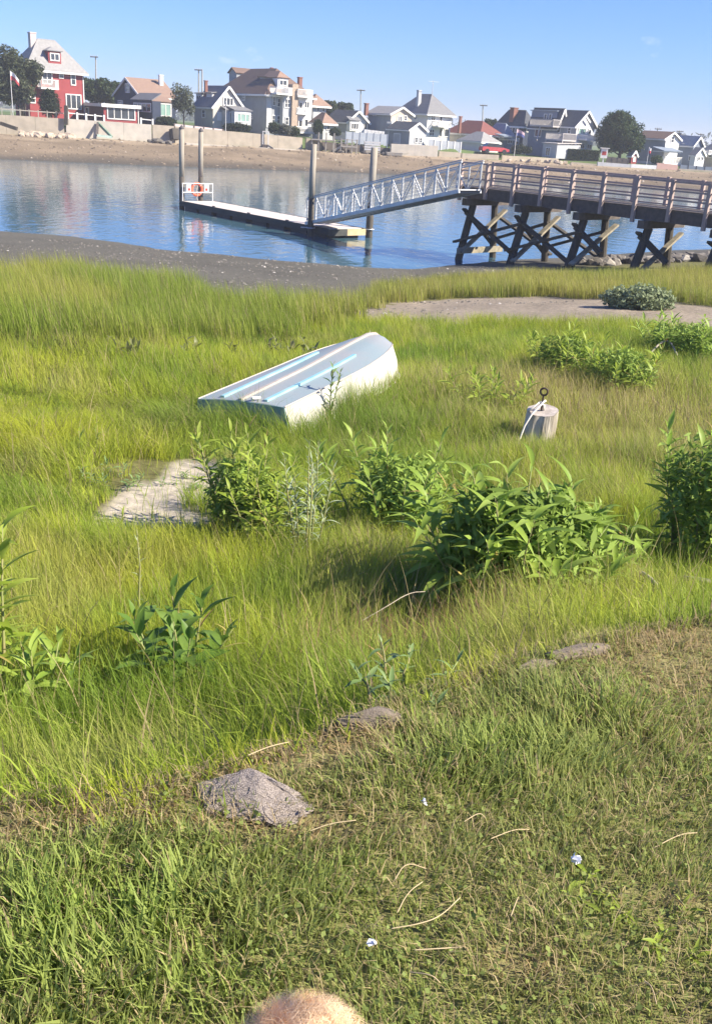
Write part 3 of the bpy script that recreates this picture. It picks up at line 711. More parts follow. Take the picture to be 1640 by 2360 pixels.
# --- large white house with grey hip roof
h = house('white_house', 'big white two-storey house with grey hipped roof and corner porches', 986, 17, 918, 1040, 255, 219, 'hip', W_white, R_grey, ov=.6)
win(h, 'S', 954, 260, 961, 277); win(h, 'F', 992, 264, 1003, 279, 2, 2); win(h, 'F', 988, 297, 1000, 314, 2, 2)
win(h, 'F', 1012, 264, 1019, 280, 1, 1, name='door'); win(h, 'F', 1022, 296, 1034, 316, 1, 1, name='door'); win(h, 'F', 1011, 296, 1018, 316, 1, 1)
balcony(h, 'F', 1010, 281, 1039, 294, 1.6, posts=.0); chimney(h, 962, 970, 210, m_conc3, v=.45)
MB().tube([(h.w1*.5,h.w2*.3,h.H+h.rise-.2),(h.w1*.5,h.w2*.3,h.H+h.rise+2.2)], .05, 6).beam((h.w1*.5-1,h.w2*.3,h.H+h.rise+2.0), (h.w1*.5+1.2,h.w2*.3,h.H+h.rise+2.0), .05, .05).beam((h.w1*.5-.6,h.w2*.3-.6,h.H+h.rise+1.7), (h.w1*.5+.6,h.w2*.3+.6,h.H+h.rise+1.7), .05, .05).build('aerial', m_conc3, h.root)
# --- grey boat shed behind the concrete block wall
h = house('boat_shed', 'small grey gabled shed with twin white windows above a concrete block wall', 943, 1.6, 894, 982, 299, 284, 'gable_y', W_lgrey, R_dark, ov=.25, cat='shed', group=None)
panel(h, 'S', 895, 301, 942.6, 338, .02, W_grey, 'grey_side_panel'); win(h, 'F', 955, 316, 962, 329, 1, 2); win(h, 'F', 965, 317, 972, 330, 1, 2); win(h, 'S', 907, 307, 923, 331, 1, 1, name='side_door', glass=W_lgrey)
# --- red-roofed house and its garage
h = house('red_roofed_house', 'low cream house with red hipped roof', 1107, 14, 1030, 1154, 306, 281, 'hip', W_cream, R_red, ov=.5)
win(h, 'S', 1060, 303, 1068, 314); chimney(h, 1058, 1063, 270, m_brick, v=.5); win(h, 'F', 1140, 312, 1149, 324, 1, 1)
h = house('garage', 'small white garage with light grey hipped roof before the red-roofed house', 1109, 6, 1058, 1149, 325, 306, 'hip', W_white, R_lgrey, ov=.3, cat='garage', group=None)
win(h, 'F', 1124, 329, 1132, 342)
h = house('blue_roofed_house', 'house with blue-grey roof and open front porch by the flag', 1162, 15, 1118, 1186, 312, 286, 'hip', W_blue, R_blue, ov=.4)
win(h, 'F', 1168, 318, 1180, 332, 2, 1); sub_house(h, 'F', 1160, 316, 1186, 318, 2.0, m_trim, R_blue, .3, 'porch_canopy')
# --- navy hipped house
h = house('navy_hipped_house', 'navy two-storey house with charcoal hipped roof and brick chimney', 1208, 18, 1146, 1232, 284, 256, 'hip', W_navy, R_dark, ov=.4)
for q in (1155, 1172, 1186): win(h, 'S', q, 289, q+9, 306, 1, 2)
win(h, 'S', 1186, 318, 1196, 334); chimney(h, 1179, 1191, 250, m_brick, v=.5); win(h, 'F', 1212, 290, 1219, 305)
# --- decks house: dormered wing and white gabled house
h = house('dormered_house', 'blue-grey house with flat dormer and stacked timber decks', 1284, 9, 1219, 1304, 290, 252, 'gable_y', W_blue, R_dark, ov=.25)
dormer(h, 'S', 1224, 256, 1282, 279, .4, W_blue, R_blue, 3.5, .3, 'shed', False); win(h, 'S', 1253, 262, 1260, 276, 1, 1, off=-.4); win(h, 'S', 1264, 262, 1271, 277, 1, 1, off=-.4)
m_deckg = M('grey_deck_timber', (.46,.43,.41), (.38,.36,.34), scale=3, rough=.85)
balcony(h, 'S', 1220, 274, 1274, 292, 1.8, m_deckg); balcony(h, 'S', 1256, 306, 1296, 324, 3.0, m_deckg, posts=.01)
win(h, 'S', 1232, 294, 1247, 316, 2, 1); MB().beam((-1.6, h.w2*.35, h.H*.95), (-3.0, h.w2*.18, h.H*.50), .12, .30).build('stair_stringer', m_deckg, h.root)
b_ = sub_house(h, 'S', 1249, 331, 1282, 364, 5.0, W_lgrey, m_deckg, .2, 'porch_room'); win(h, 'S', 1256, 339, 1268, 360, 2, 1, off=5.0, parent=b_, name='porch_door')
h = house('white_gabled_house', 'tall white gabled house with grey side wall and right-hand balcony', 1325, 6, 1273, 1370, 288, 257, 'gable_y', W_white, R_dark, ov=.45)
panel(h, 'S', 1274, 289, 1324.6, 350, .02, W_grey, 'grey_side_panel'); win(h, 'F', 1331, 295, 1349, 310, 2, 1, glass=m_glassg); win(h, 'F', 1326, 330, 1346, 344, 3, 1)
win(h, 'S', 1283, 291, 1291, 307); win(h, 'S', 1307, 293, 1315, 309); win(h, 'S', 1309, 328, 1317, 343); win(h, 'F', 1354, 298, 1360, 310); win(h, 'F', 1350, 332, 1362, 345, 2, 1)
balcony(h, 'F', 1352, 312, 1377, 325, 1.8, posts=.0)
MB().beam((h.w1*.36,-.5,h.H+h.rise*.66), (h.w1*.62,-.5,h.H+h.rise*.24), .1, .25).build('gable_trim', m_trim, h.root)
# --- right-hand houses
h = house('grey_gabled_house', 'grey house with brown roof and bright white gable end beside the round tree', 1530, 8, 1466, 1565, 320, 306, 'gable_y', W_white, R_brown, ov=.3)
panel(h, 'S', 1467, 321, 1529.6, 372, .02, W_grey, 'grey_side_panel'); win(h, 'F', 1544, 313, 1552, 330); sub_house(h, 'F', 1528, 350, 1568, 352, 2.2, m_trim, R_blue, .5, 'awning')
balcony(h, 'F', 1530, 362, 1570, 380, 2.2)
h = house('blue_gabled_house', 'blue-grey gabled house with a low white gabled wing', 1597, 12, 1556, 1618, 334, 316, 'gable_y', W_blue, R_blue, ov=.3)
win(h, 'S', 1570, 330, 1575, 338, 1, 1); win(h, 'S', 1586, 358, 1591, 370, 1, 1)
h = house('white_wing', 'little white gabled building with twin windows beside the blue-grey house', 1602, 6, 1590, 1623, 357, 342, 'gable_y', W_white, R_grey, ov=.2, group=None, cat='building')
win(h, 'F', 1606, 361, 1611, 370, 1, 1); win(h, 'F', 1614, 361, 1619, 370, 1, 1)
h = house('brown_roofed_house', 'house with grey-brown roof and white porch balcony, last along the bank', 1650, 10, 1622, 1700, 345, 325, 'hip', W_tan, R_lgrey, ov=.4)
win(h, 'S', 1632, 349, 1641, 364); balcony(h, 'S', 1612, 345, 1632, 356, 1.5)
h = house('shingled_house', 'low house with dark flat dormer roof behind the white gable end', 1568, 26, 1500, 1590, 322, 308, 'hip', W_grey, R_dark, ov=.3)
h = house('garden_shed', 'tiny red shed with white door and white-edged roof', 1455, 3.2, 1446, 1467, 359, 348, 'gable_y', W_red, R_grey, ov=.15, cat='shed', group=None)
win(h, 'F', 1457, 361, 1463, 373, 1, 1, name='door', glass=m_trim)
# ================================================================ sea walls, fences, trees and yard things on the far bank
def top_at(px, dy=0.0, Yo=0.0):
    return at_y(px, wall_top_py(px)+dy, WY(px)+Yo)
def wall_seg(px0, px1, mat, label, t0=None, t1=None, Yo=0.0, thick=.5, cap=True, foot=1.0, name='sea_wall'):
    """stretch of wall between two picture columns; t0/t1 its top in the picture when not on the common line"""
    a = at_y(px0, t0 if t0 else wall_top_py(px0), WY(px0)+Yo); b = at_y(px1, t1 if t1 else wall_top_py(px1), WY(px1)+Yo)
    c = thing(name, label, 'wall', (a.x, a.y, 0), math.atan2(b.y-a.y, b.x-a.x), 'sea walls of the far bank')
    Ln = math.hypot(b.x-a.x, b.y-a.y); n = max(1, int(Ln/3.2))
    zb = min(Z(a.x, a.y-1), Z(b.x, b.y-1))-foot
    for k in range(n):
        x0 = Ln*k/n; x1 = Ln*(k+1)/n-.025; z0 = a.z+(b.z-a.z)*k/n; z1 = a.z+(b.z-a.z)*(k+1)/n; j = random.uniform(-.03,.03); q = random.uniform(-.02,.02)
        MB().add([(x0,q,zb),(x1,q,zb),(x1,thick,zb),(x0,thick,zb),(x0,q+.06,z0+j),(x1,q+.06,z1+j),(x1,thick,z1+j),(x0,thick,z0+j)],
                 [(0,3,2,1),(4,5,6,7),(0,1,5,4),(1,2,6,5),(2,3,7,6),(3,0,4,7)]).build('wall_panel', mat, c)
    return c
wall_seg(-420, 148, m_conc, 'tan concrete sea wall under the post and rail fence before the red house')
wall_seg(152, 350, m_conc2, 'grey-tan concrete sea wall before the low flat-roofed red building')
wall_seg(352, 402, m_conc, 'short broken stretch of tan wall beside the dark bulkhead post')
wall_seg(404, 698, m_conc, 'long smooth tan concrete sea wall below the beige cottage')
wall_seg(706, 742, m_brace, 'patched timber and stone bulkhead beside the landing stage', 318, 324)
wall_seg(743, 800, m_fascia, 'dark timber bulkhead behind the wooden stairs', 326, 332)
wall_seg(801, 900, m_fascia, 'dark bulkhead behind the slatted landing', 333, 341)
wall_seg(902, 1010, m_conc2, 'pale stained concrete block wall below the grey boat shed', 331, 336, -1.2, .8)
wall_seg(1012, 1063, m_conc, 'short low concrete wall beside the block wall', 349, 352)
wall_seg(1065, 1150, m_conc, 'low tan wall in front of the white garage', 353, 357)
wall_seg(1157, 1287, M('cream_stone', (.62,.53,.38), (.5,.42,.3), scale=1.5, rough=.9, bump=.5), 'crumbling cream stone wall below the porch room', 358, 366)
wall_seg(1316, 1374, m_conc, 'smooth yellow-tan wall before the clipped hedge', 373, 378)
wall_seg(1377, 1453, m_conc3, 'pale grey painted wall below the notice board', 373, 379)
wall_seg(1454, 1513, m_white, 'bright white painted wall beside the pink wall', 379, 382)
wall_seg(1514, 1562, m_pink, 'pink painted block wall', 375, 380, foot=1.2)
wall_seg(1563, 1900, m_conc, 'long tan concrete wall beyond the pink wall', 389, 406)
wall_seg(430, 706, m_conc2, 'low broken concrete ledge at the foot of the long tan wall', 330, 346, -1.6, 1.0)

def picket_line(name, label, px0, px1, top0, top1, bot, n, mat, Yo, solid=False, rails=2, pw=.1, cat='fence', mid=None):
    a = at_y(px0, top0, WY(px0)+Yo); b = at_y(px1, top1, WY(px1)+Yo)
    t = thing(name, label, cat, (a.x, a.y, 0), math.atan2(b.y-a.y, b.x-a.x)); Ln = math.hypot(b.x-a.x, b.y-a.y)
    hh = abs(at_y(px0, top0+bot, WY(px0)+Yo).z-a.z)
    zt = lambda q: a.z+(b.z-a.z)*q
    for k in range(n+1):
        q = k/n; MB().box(Ln*q-pw/2, Ln*q+pw/2, -pw/2, pw/2, zt(q)-hh-.3, zt(q)+.06).build('post', mat, t)
    for k in range(n):
        q0, q1 = k/n, (k+1)/n
        if solid: MB().add([(Ln*q0+pw/2,-.02,zt(q0)-hh),(Ln*q1-pw/2,-.02,zt(q1)-hh),(Ln*q1-pw/2,.02,zt(q1)-hh),(Ln*q0+pw/2,.02,zt(q0)-hh),(Ln*q0+pw/2,-.02,zt(q0)),(Ln*q1-pw/2,-.02,zt(q1)),(Ln*q1-pw/2,.02,zt(q1)),(Ln*q0+pw/2,.02,zt(q0))],
                           [(0,3,2,1),(4,5,6,7),(0,1,5,4),(1,2,6,5),(2,3,7,6),(3,0,4,7)]).build('panel', mid or mat, t)
        else:
            for r_ in range(rails):
                f = (r_+.35)/rails*hh*.95 if rails > 1 else .12
                MB().beam((Ln*q0, 0, zt(q0)-f), (Ln*q1, 0, zt(q1)-f), .05, .11).build('rail', mat, t)
    return t
m_oldpost = M('old_grey_timber', (.40,.37,.31), (.30,.28,.24), scale=3, rough=.9)
picket_line('post_fence', 'weathered grey post and single rail fence before the red house', -60, 150, 244, 259, 22, 10, m_oldpost, .4, rails=1)
picket_line('white_post_fence', 'fence of white posts with thin rail before the low red building', 157, 240, 258, 266, 20, 4, m_trim, .4, rails=1, pw=.22)
picket_line('short_white_fence', 'two white posts with a thin rail at the end of the low red building', 325, 352, 272, 275, 16, 1, m_trim, .4, rails=1, pw=.2)
picket_line('pink_board_fence', 'pale pink board fence on the sea wall before the beige cottage', 402, 514, 285, 298, 10, 5, m_fascia, .3, solid=True, mid=m_pinkpale, pw=.14)
picket_line('grey_panel_fence', 'blue-grey panel fence beside the grey boat shed', 797, 893, 303, 310, 27, 6, W_blue, 2.0, solid=True, mid=CM('blue_grey_panel', (.42,.46,.51)), pw=.12)
picket_line('white_picket_fence', 'short white picket fence behind the blue-grey panels', 840, 884, 299, 304, 9, 14, m_trim, 3.2, rails=2, pw=.13)
picket_line('pale_panel_fence', 'pale grey panel fence between the white house and the white garage', 986, 1062, 321, 328, 24, 5, m_trim, 2.2, solid=True, mid=CM('pale_grey_panel', (.52,.55,.58)), pw=.16)
picket_line('dark_wire_fence', 'dark low fence before the brown roofed last house', 1566, 1680, 380, 388, 10, 6, m_dkdoor, 2.5, solid=True, mid=W_blue, pw=.12)
picket_line('brown_board_fence', 'dark brown board fence under the round tree', 1398, 1448, 361, 366, 14, 4, m_fascia, 2.0, solid=True, pw=.12)

def pole(px, ytop, ybase, Yo, label, arm0=None, arm1=None, armdy=2.0, r=.13):
    Y = WY(px)+Yo; b = at_y(px, ybase, Y); tp = at_y(px, ytop, Y); g = Z(b.x, b.y)
    t = thing('utility_pole', label, 'utility pole', (b.x, b.y, g), 0, 'utility poles behind the houses')
    MB().tube([(0,0,-.4), (tp.x-b.x,0,tp.z-g)], [r, r*.75], 8).build('shaft', m_oldpost, t)
    if arm0 is not None:
        A = at_y(arm0, ytop+armdy, Y); B = at_y(arm1, ytop+armdy+.05*(arm1-arm0), Y)
        arm = MB().beam((A.x-b.x,-.18,A.z-g), (B.x-b.x,-.18,B.z-g), .12, .16).build('crossarm', m_fascia, t)
        for k in range(4):
            q = .08+.28*k; P_ = A+(B-A)*q; MB().tube([(P_.x-b.x,-.18,P_.z-g+.08), (P_.x-b.x,-.18,P_.z-g+.30)], .05, 6).build('insulator', m_conc3, arm)
    return t
pole(221, 129, 250, 40, 'utility pole with crossarm behind the red house', 209, 227)
pole(458, 160, 270, 30, 'first of two poles joined by one crossarm behind the beige cottage', 449, 466, 1)
pole(466, 160, 270, 30, 'second of two poles behind the beige cottage, without insulators')
pole(831, 206, 310, 45, 'utility pole with crossarm standing behind the white cottage', 822, 841)
pole(1112, 241, 330, 45, 'utility pole with crossarm behind the red hipped roof', 1105, 1122)
pole(1514, 295, 350, 60, 'utility pole rising from the brown roof beside the round tree', 1507, 1523)
pole(1564, 301, 350, 60, 'utility pole behind the bright white gable end', 1557, 1573)
pole(1614, 308, 350, 60, 'utility pole behind the blue-grey gabled house', 1606, 1621)

# ---------------------------------------------------------------- trees
m_leaf = M_attr('tree_leaves', rough=.6, spec=.2, transl=.25)
m_bark = M('bark', (.14,.11,.085), (.09,.07,.055), scale=3, rough=.95, bump=.5, stretch=(1,1,.3))
def leaf_cloud(lobes, n, size, cA, cB, seed, wid=.45):
    """many small leaf quads through the lobes' volume, denser to the outside, coloured by clump"""
    r = np.random.default_rng(seed); vol = np.array([l_[3]*l_[4]*l_[5] for l_ in lobes])**.67
    pick = r.choice(len(lobes), n, p=vol/vol.sum()); Lb = np.array(lobes)[pick]
    d = r.normal(size=(n,3)); d /= np.linalg.norm(d, axis=1)[:, None]
    rad = r.random(n)**.42
    rough = .78+.44*vnoise(d[:,0]*3+pick*3.1, d[:,1]*3+d[:,2]*3+pick*1.7)
    c = Lb[:, :3]+d*rad[:, None]*Lb[:, 3:6]*rough[:, None]
    nn = r.normal(size=(n,3))+d*.7+np.array([0,0,.5]); nn /= np.linalg.norm(nn, axis=1)[:, None]
    a = np.cross(nn, r.normal(size=(n,3))); a /= np.linalg.norm(a, axis=1)[:, None]; b = np.cross(nn, a)
    s = size*(.6+.8*r.random(n))[:, None]
    v = np.stack([c-a*s, c-b*s*wid, c+a*s, c+b*s*wid], 1).reshape(-1, 3)
    cl = vnoise(c[:,0]*1.1+seed, c[:,1]*1.1+c[:,2]*1.3)[:, None]*.75+.25*r.random((n,1))
    col = np.array(cA)*(1-cl)+np.array(cB)*cl
    return v, np.arange(n*4).reshape(-1, 4), np.repeat(col, 4, 0)
def tree(name, label, px, pbase, Yo, lobes_px, n, size, cA, cB, seed, trunks=1, group='trees of the far bank', tr=.22, cat='tree'):
    """lobes_px: (px, py, half width px, half height px)"""
    Y = WY(px)+Yo; b = at_y(px, pbase, Y); g = Z(b.x, b.y); t = thing(name, label, cat, (b.x, b.y, g), 0, group)
    k = 1/abs(project((b.x+1, b.y, b.z))[0]-project((b.x, b.y, b.z))[0]); lobes = []
    for i, (qx, qy, hw, hh) in enumerate(lobes_px):
        c = at_y(qx, qy, Y); dp = random.uniform(-.35,.35)*hw*k
        lobes.append((c.x-b.x, dp, c.z-g, hw*k, min(hw, hh*1.2)*k, hh*k))
    v, q, co = leaf_cloud(lobes, n, size, cA, cB, seed); np_mesh('crown', v, q, np.zeros((0,3), int), m_leaf, co, t)
    mb = MB(); top = max(l_[2] for l_ in lobes)
    for i in range(trunks):
        ox = (i-(trunks-1)/2)*tr*3; l0 = lobes[i % len(lobes)]
        mb.tube([(ox*.4,0,-.3), (ox+random.uniform(-.1,.1),0,l0[2]*.4), (l0[0]*.5,l0[1]*.5,l0[2]*.8), (l0[0],l0[1],l0[2])], [tr,tr*.8,tr*.55,tr*.2], 7)
    tk = mb.build('trunk', m_bark, t, smooth=True)
    for i, l0 in enumerate(lobes):
        MB().tube([(0,0,l0[2]*.45), (l0[0]*.6,l0[1]*.6,l0[2]*.75), (l0[0],l0[1],l0[2])], [tr*.4,tr*.28,tr*.08], 5).build('limb', m_bark, tk)
    return t
tree('willow_tree', 'loose grey-green tree with several pale trunks before the red house', 52, 254, 5, [(20,140,26,34),(10,190,30,40),(45,170,28,40),(70,165,26,28),(60,205,22,30),(25,215,30,25),(88,160,14,14)], 9000, .22, (.045,.06,.03), (.10,.115,.06), 3, trunks=4, tr=.13)
tree('arborvitae', 'dark clipped conical evergreen standing against the red house', 113, 262, 4, [(113,252,24,16),(113,238,24,20),(112,224,20,16),(114,214,13,9)], 6500, .13, (.012,.022,.012), (.03,.045,.02), 4)
tree('background_tree', 'dark green rounded trees mass behind the low flat-roofed building', 225, 260, 22, [(205,205,20,24),(225,210,26,26),(240,200,20,18),(250,215,20,20)], 7000, .26, (.025,.045,.018), (.06,.09,.035), 5)
tree('background_tree', 'dark green tree close behind the navy house gable', 266, 262, 22, [(268,208,16,20),(258,218,16,20),(280,215,10,20)], 4000, .26, (.025,.045,.018), (.06,.09,.035), 6)
tree('slender_tree', 'thin sparse grey-green tree between the navy house and the beige cottage', 424, 286, 2.5, [(410,215,16,24),(432,222,16,22),(420,240,20,18),(440,250,12,16),(405,240,10,12)], 1900, .17, (.06,.075,.045), (.12,.135,.08), 7, tr=.1)
tree('round_tree', 'large dense round green tree beside the white gabled house', 1425, 366, 5, [(1425,300,40,40),(1400,310,28,34),(1450,312,30,34),(1428,275,26,20),(1405,285,20,18),(1455,335,26,18),(1395,335,22,18),(1425,335,30,16),(1472,325,12,16)], 17000, .2, (.016,.034,.012), (.06,.10,.03), 8, tr=.3)
for i, (px, py, hw, hh, lb_) in enumerate([(760,247,16,14,'far green tree above the white cottage roof ridge'), (795,250,18,14,'far green tree beside the pole behind the white cottage'), (785,262,30,14,'far low green trees behind the charcoal roof'), (1130,285,14,10,'far green tree behind the red hipped roof'), (1478,362,14,8,'far tree beyond the round tree')]):
    tree('far_tree', lb_, px, py+25, 45, [(px-hw*.4,py,hw*.7,hh),(px+hw*.4,py+2,hw*.7,hh)], 2200, .3, (.03,.05,.025), (.07,.095,.045), 20+i)
def bush(label, px, pbase, Yo, hw, hh, n, cA, cB, seed, size=.12, name='shrub'):
    return tree(name, label, px, pbase, Yo, [(px-hw*.45,pbase-hh*.5,hw*.55,hh*.55),(px+hw*.4,pbase-hh*.45,hw*.6,hh*.5),(px,pbase-hh*.6,hw*.5,hh*.55)], n, size, cA, cB, seed, tr=.05, group='shrubs in the far gardens', cat='shrub')
bush('dark green shrubs below the white sun porch window', 382, 292, 2.2, 26, 22, 3500, (.02,.035,.015), (.05,.075,.03), 31)
bush('dark hedge below the beige cottage bay', 548, 303, 2, 34, 18, 3500, (.02,.03,.015), (.045,.065,.03), 32)
bush('green shrub before the corner pilaster of the large grey house', 632, 306, 2.5, 14, 22, 2500, (.03,.05,.02), (.08,.11,.04), 33)
bush('flowering grey-green shrubs below the projecting bay', 655, 308, 2, 18, 20, 2500, (.08,.09,.06), (.2,.2,.17), 34)
bush('green shrub below the stone chimney', 680, 312, 2, 12, 18, 1800, (.04,.06,.02), (.09,.12,.04), 35)
bush('ivy mass on the small cottage corner', 733, 306, 3.4, 12, 28, 2600, (.02,.04,.018), (.05,.08,.03), 36)
bush('green shrub beside the small cottage door', 772, 312, 3.2, 14, 16, 1800, (.03,.05,.025), (.07,.10,.045), 37)
bush('dark shrub beneath the flag', 1200, 353, 3, 26, 18, 2500, (.015,.025,.014), (.04,.055,.025), 38)
bush('green shrub before the grey side wall, by the small flag', 1512, 376, 2.5, 14, 16, 2200, (.03,.06,.02), (.07,.11,.035), 39)
# clipped hedge
def hedge(label, px0, px1, t0, t1, hpx, Yo, seed):
    a = at_y(px0, t0, WY(px0)+Yo); b = at_y(px1, t1, WY(px1)+Yo); Ln = math.hypot(b.x-a.x, b.y-a.y); zb = Z(a.x, a.y)
    t = thing('clipped_hedge', label, 'hedge', (a.x, a.y, zb), math.atan2(b.y-a.y, b.x-a.x)); r = np.random.default_rng(seed); n = 6000
    H_ = a.z-zb; c = np.stack([r.random(n)*Ln, r.random(n)*1.6, r.random(n)*H_], 1)
    face = r.integers(0, 3, n); c[face == 0, 1] = r.random((face == 0).sum())*.12; c[face == 1, 2] = H_-r.random((face == 1).sum())*.12
    c[:, 2] += (b.z-a.z)*c[:, 0]/Ln*c[:, 2]/max(H_, .1)
    nn = r.normal(size=(n,3)); nn /= np.linalg.norm(nn, axis=1)[:, None]; aa = np.cross(nn, r.normal(size=(n,3))); aa /= np.linalg.norm(aa, axis=1)[:, None]; bb = np.cross(nn, aa); s = .11
    v = np.stack([c-aa*s, c-bb*s*.5, c+aa*s, c+bb*s*.5], 1).reshape(-1, 3); k = r.random((n,1))
    np_mesh('foliage', v, np.arange(n*4).reshape(-1,4), np.zeros((0,3), int), m_leaf, np.repeat(np.array([.018,.035,.014])*(1-k)+np.array([.05,.075,.03])*k, 4, 0), t)
    MB().box(.1, Ln-.1, .15, 1.45, -.2, H_*.93).build('branch_core', m_bark, t); return t
hedge('dark square clipped hedge before the white gabled house', 1308, 1382, 343, 348, 25, 2.6, 9)
wood = leaf_cloud([(X_, 640+random.uniform(-40,40), 2+random.uniform(1,4), 28, 20, 7+random.uniform(-2,3)) for X_ in range(-420, 700, 20)], 30000, 1.4, (.04,.06,.035), (.08,.105,.06), 77)
tag(np_mesh('far_wood', wood[0], wood[1], np.zeros((0,3), int), m_leaf, wood[2]), 'low far wood along the horizon', None, None, 'stuff')

# ---------------------------------------------------------------- small things on the bank
def flag(label, px, ytop, ybase, Yo, fl, cols, name='flagpole'):
    Y = WY(px)+Yo; b = at_y(px, ybase, Y); g = Z(b.x, b.y); tp = at_y(px, ytop, Y)
    t = thing(name, label, 'flagpole', (b.x, b.y, g)); MB().tube([(0,0,-.2),(0,0,tp.z-g)], [.05,.03], 8).build('pole', m_trim, t)
    fb = MB(); N = 8; zt = tp.z-g-.1
    vs_ = []
    for i in range(N+1):
        u = i/N; x_ = u*fl[0]; dr = u*u*fl[2]; w = .08*math.sin(u*7)
        for j in range(3): vs_.append((x_, w, zt-dr-j/2*fl[1]*(1-.25*u)))
    fb.add(vs_, [(i*3+j, (i+1)*3+j, (i+1)*3+j+1, i*3+j+1) for i in range(N) for j in range(2)])
    o = fb.build('flag', cols[0], t); o.data.materials.append(cols[1])
    for i, p_ in enumerate(o.data.polygons): p_.material_index = i % 2
    s = o.modifiers.new('thickness', 'SOLIDIFY'); s.thickness = .02
    return t
m_flagred = M('flag_red', (.55,.08,.09), rough=.7); m_flagpink = M('flag_faded', (.62,.42,.45), rough=.7); m_flagblue = M('flag_blue', (.08,.10,.28), rough=.7)
flag('white flagpole with drooping white and red flag before the red house', 30, 163, 256, 1.5, (1.0,1.0,.9), (m_trim, m_flagred))
flag('tall white flagpole at the corner of the beige cottage, flag furled', 520, 232, 308, 1.0, (.12,.5,.2), (m_trim, m_trim))
flag('flagpole with faded red and blue flag beside the navy hipped house', 1184, 296, 358, 1.2, (1.2,.9,.5), (m_flagpink, m_flagblue))
flag('small flagpole with red and white flag by the grey gabled house', 1489, 338, 376, 1.2, (.35,.9,.15), (m_trim, m_flagred))
# notice board by the grey wall
b = at_y(1389, 366, WY(1389)+.6); g = Z(b.x, b.y)
t = thing('notice_sign', 'white sign with a red mark on a post above the grey painted wall', 'sign', (b.x, b.y, g))
hz = at_y(1389, 342, WY(1389)+.6).z-g
MB().box(-.08,.08,-.05,.05,-.2,hz-.2).build('post', m_trim, t); sb_ = MB().box(-.5,.5,-.14,-.06,hz-1.35,hz).build('board', m_trim, t); MB().box(-.32,.32,-.155,-.142,hz-.95,hz-.4).build('red_mark', m_red, sb_); MB().beam((-.7,-.1,hz+.05),(.7,-.1,hz+.05),.5,.1).build('cap', m_trim, t)
# rubble at the foot of the first wall, boulders
m_rock = M('tan_rubble', (.46,.38,.29), (.33,.27,.21), scale=2, rough=.95, bump=.6); m_rockd = M('dark_shore_stone', (.17,.155,.135), (.10,.09,.08), scale=3, rough=.9, bump=.6)
def rock_mesh(seed, n=2, sq=(1,1,.6)):
    import bmesh
    r = random.Random(seed); bm = bmesh.new(); bmesh.ops.create_icosphere(bm, subdivisions=n, radius=1.0)
    o = Vector((r.uniform(0,99), r.uniform(0,99), 0)); cuts = [(Vector((r.gauss(0,1), r.gauss(0,1), r.gauss(0,.7))).normalized(), r.uniform(.55,.85)) for _ in range(7)]
    for v in bm.verts:
        for nn, d in cuts:
            k = v.co.dot(nn)
            if k > d: v.co -= nn*(k-d)*.9
        f = 1+.16*(float(vnoise(np.array(v.co.x*1.7+o.x), np.array(v.co.y*1.7+v.co.z*1.3+o.y)))-.5)
        v.co = Vector((v.co.x*sq[0]*f, v.co.y*sq[1]*f, v.co.z*sq[2]*f))
    me = bpy.data.meshes.new('rock'); bm.to_mesh(me); bm.free(); return me
RM = [rock_mesh(i, 1, (1,.9,.65)) for i in range(5)]
def rocks(label, cnt, fn, mat, group, smin, smax, name='rubble_stone'):
    for i in range(cnt):
        x_, y_ = fn(i); me = RM[i % 5]
        if not me.materials: me.materials.append(None)
        o = bpy.data.objects.new(name, me); link(o); s = random.uniform(smin, smax)
        o.location = (x_, y_, Z(x_, y_)+s*.25); o.scale = (s*random.uniform(.8,1.5), s, s); o.rotation_euler = (random.uniform(-.4,.4), random.uniform(-.4,.4), random.uniform(0,6))
        o.material_slots[0].link = 'OBJECT'; o.material_slots[0].material = mat; tag(o, label, 'stone', group)
def along(pxa, pxb, Yo0, Yo1):
    def f(i):
        px = random.uniform(pxa, pxb); yo = random.uniform(Yo0, Yo1); p_ = at_y(px, wall_top_py(px)+10, WY(px)+yo); return p_.x, p_.y
    return f
rocks('tan stone in the rubble heap below the post fence', 46, along(48, 165, -3.0, -.4), m_rock, 'rubble heap below the fence', .3, .75)
rocks('dark broken stone at the foot of the short broken wall', 14, along(345, 402, -2.5, -.5), m_rockd, 'broken stones by the bulkhead', .3, .7)
rocks('dark stone at the foot of the timber stairs', 14, along(745, 900, -2.6, -.6), m_rockd, 'stones below the stairs', .25, .6)
rocks('pale stone fallen from the crumbling wall', 18, along(1170, 1330, -2.6, -.4), m_rock, 'stones below the crumbling wall', .25, .6)
def nearshore(i):
    px = random.uniform(1335, 1800); q = at_z(px, 604-(px-1335)*.022+random.uniform(-5,9), .55); return q.x, q.y
rocks('grey shore stone under the pier beside the marsh grass', 85, nearshore, m_rockd, 'shore stones under the pier', .16, .5, 'shore_stone')
rocks('pale shore stone under the pier beside the marsh grass', 40, nearshore, M('pale_shore_stone', (.36,.33,.28), (.25,.23,.2), scale=3, rough=.9, bump=.5), 'pale shore stones under the pier', .14, .42, 'shore_stone')
def bench_beam(name, label, p, q, w, hgt, mat, cat):
    mb = MB(); c = (Vector(p)+Vector(q))/2; mb.beam(Vector(p)-c, Vector(q)-c, w, hgt); o = mb.build(name, mat, None, loc=c); return tag(o, label, cat)
a = at_y(2, 284, WY(2)-1.6); b = at_y(40, 297, WY(40)-2.4); bench_beam('driftwood_log', 'dark square timber lying on the far mud below the first wall', a, b, .45, .4, m_pile, 'log')
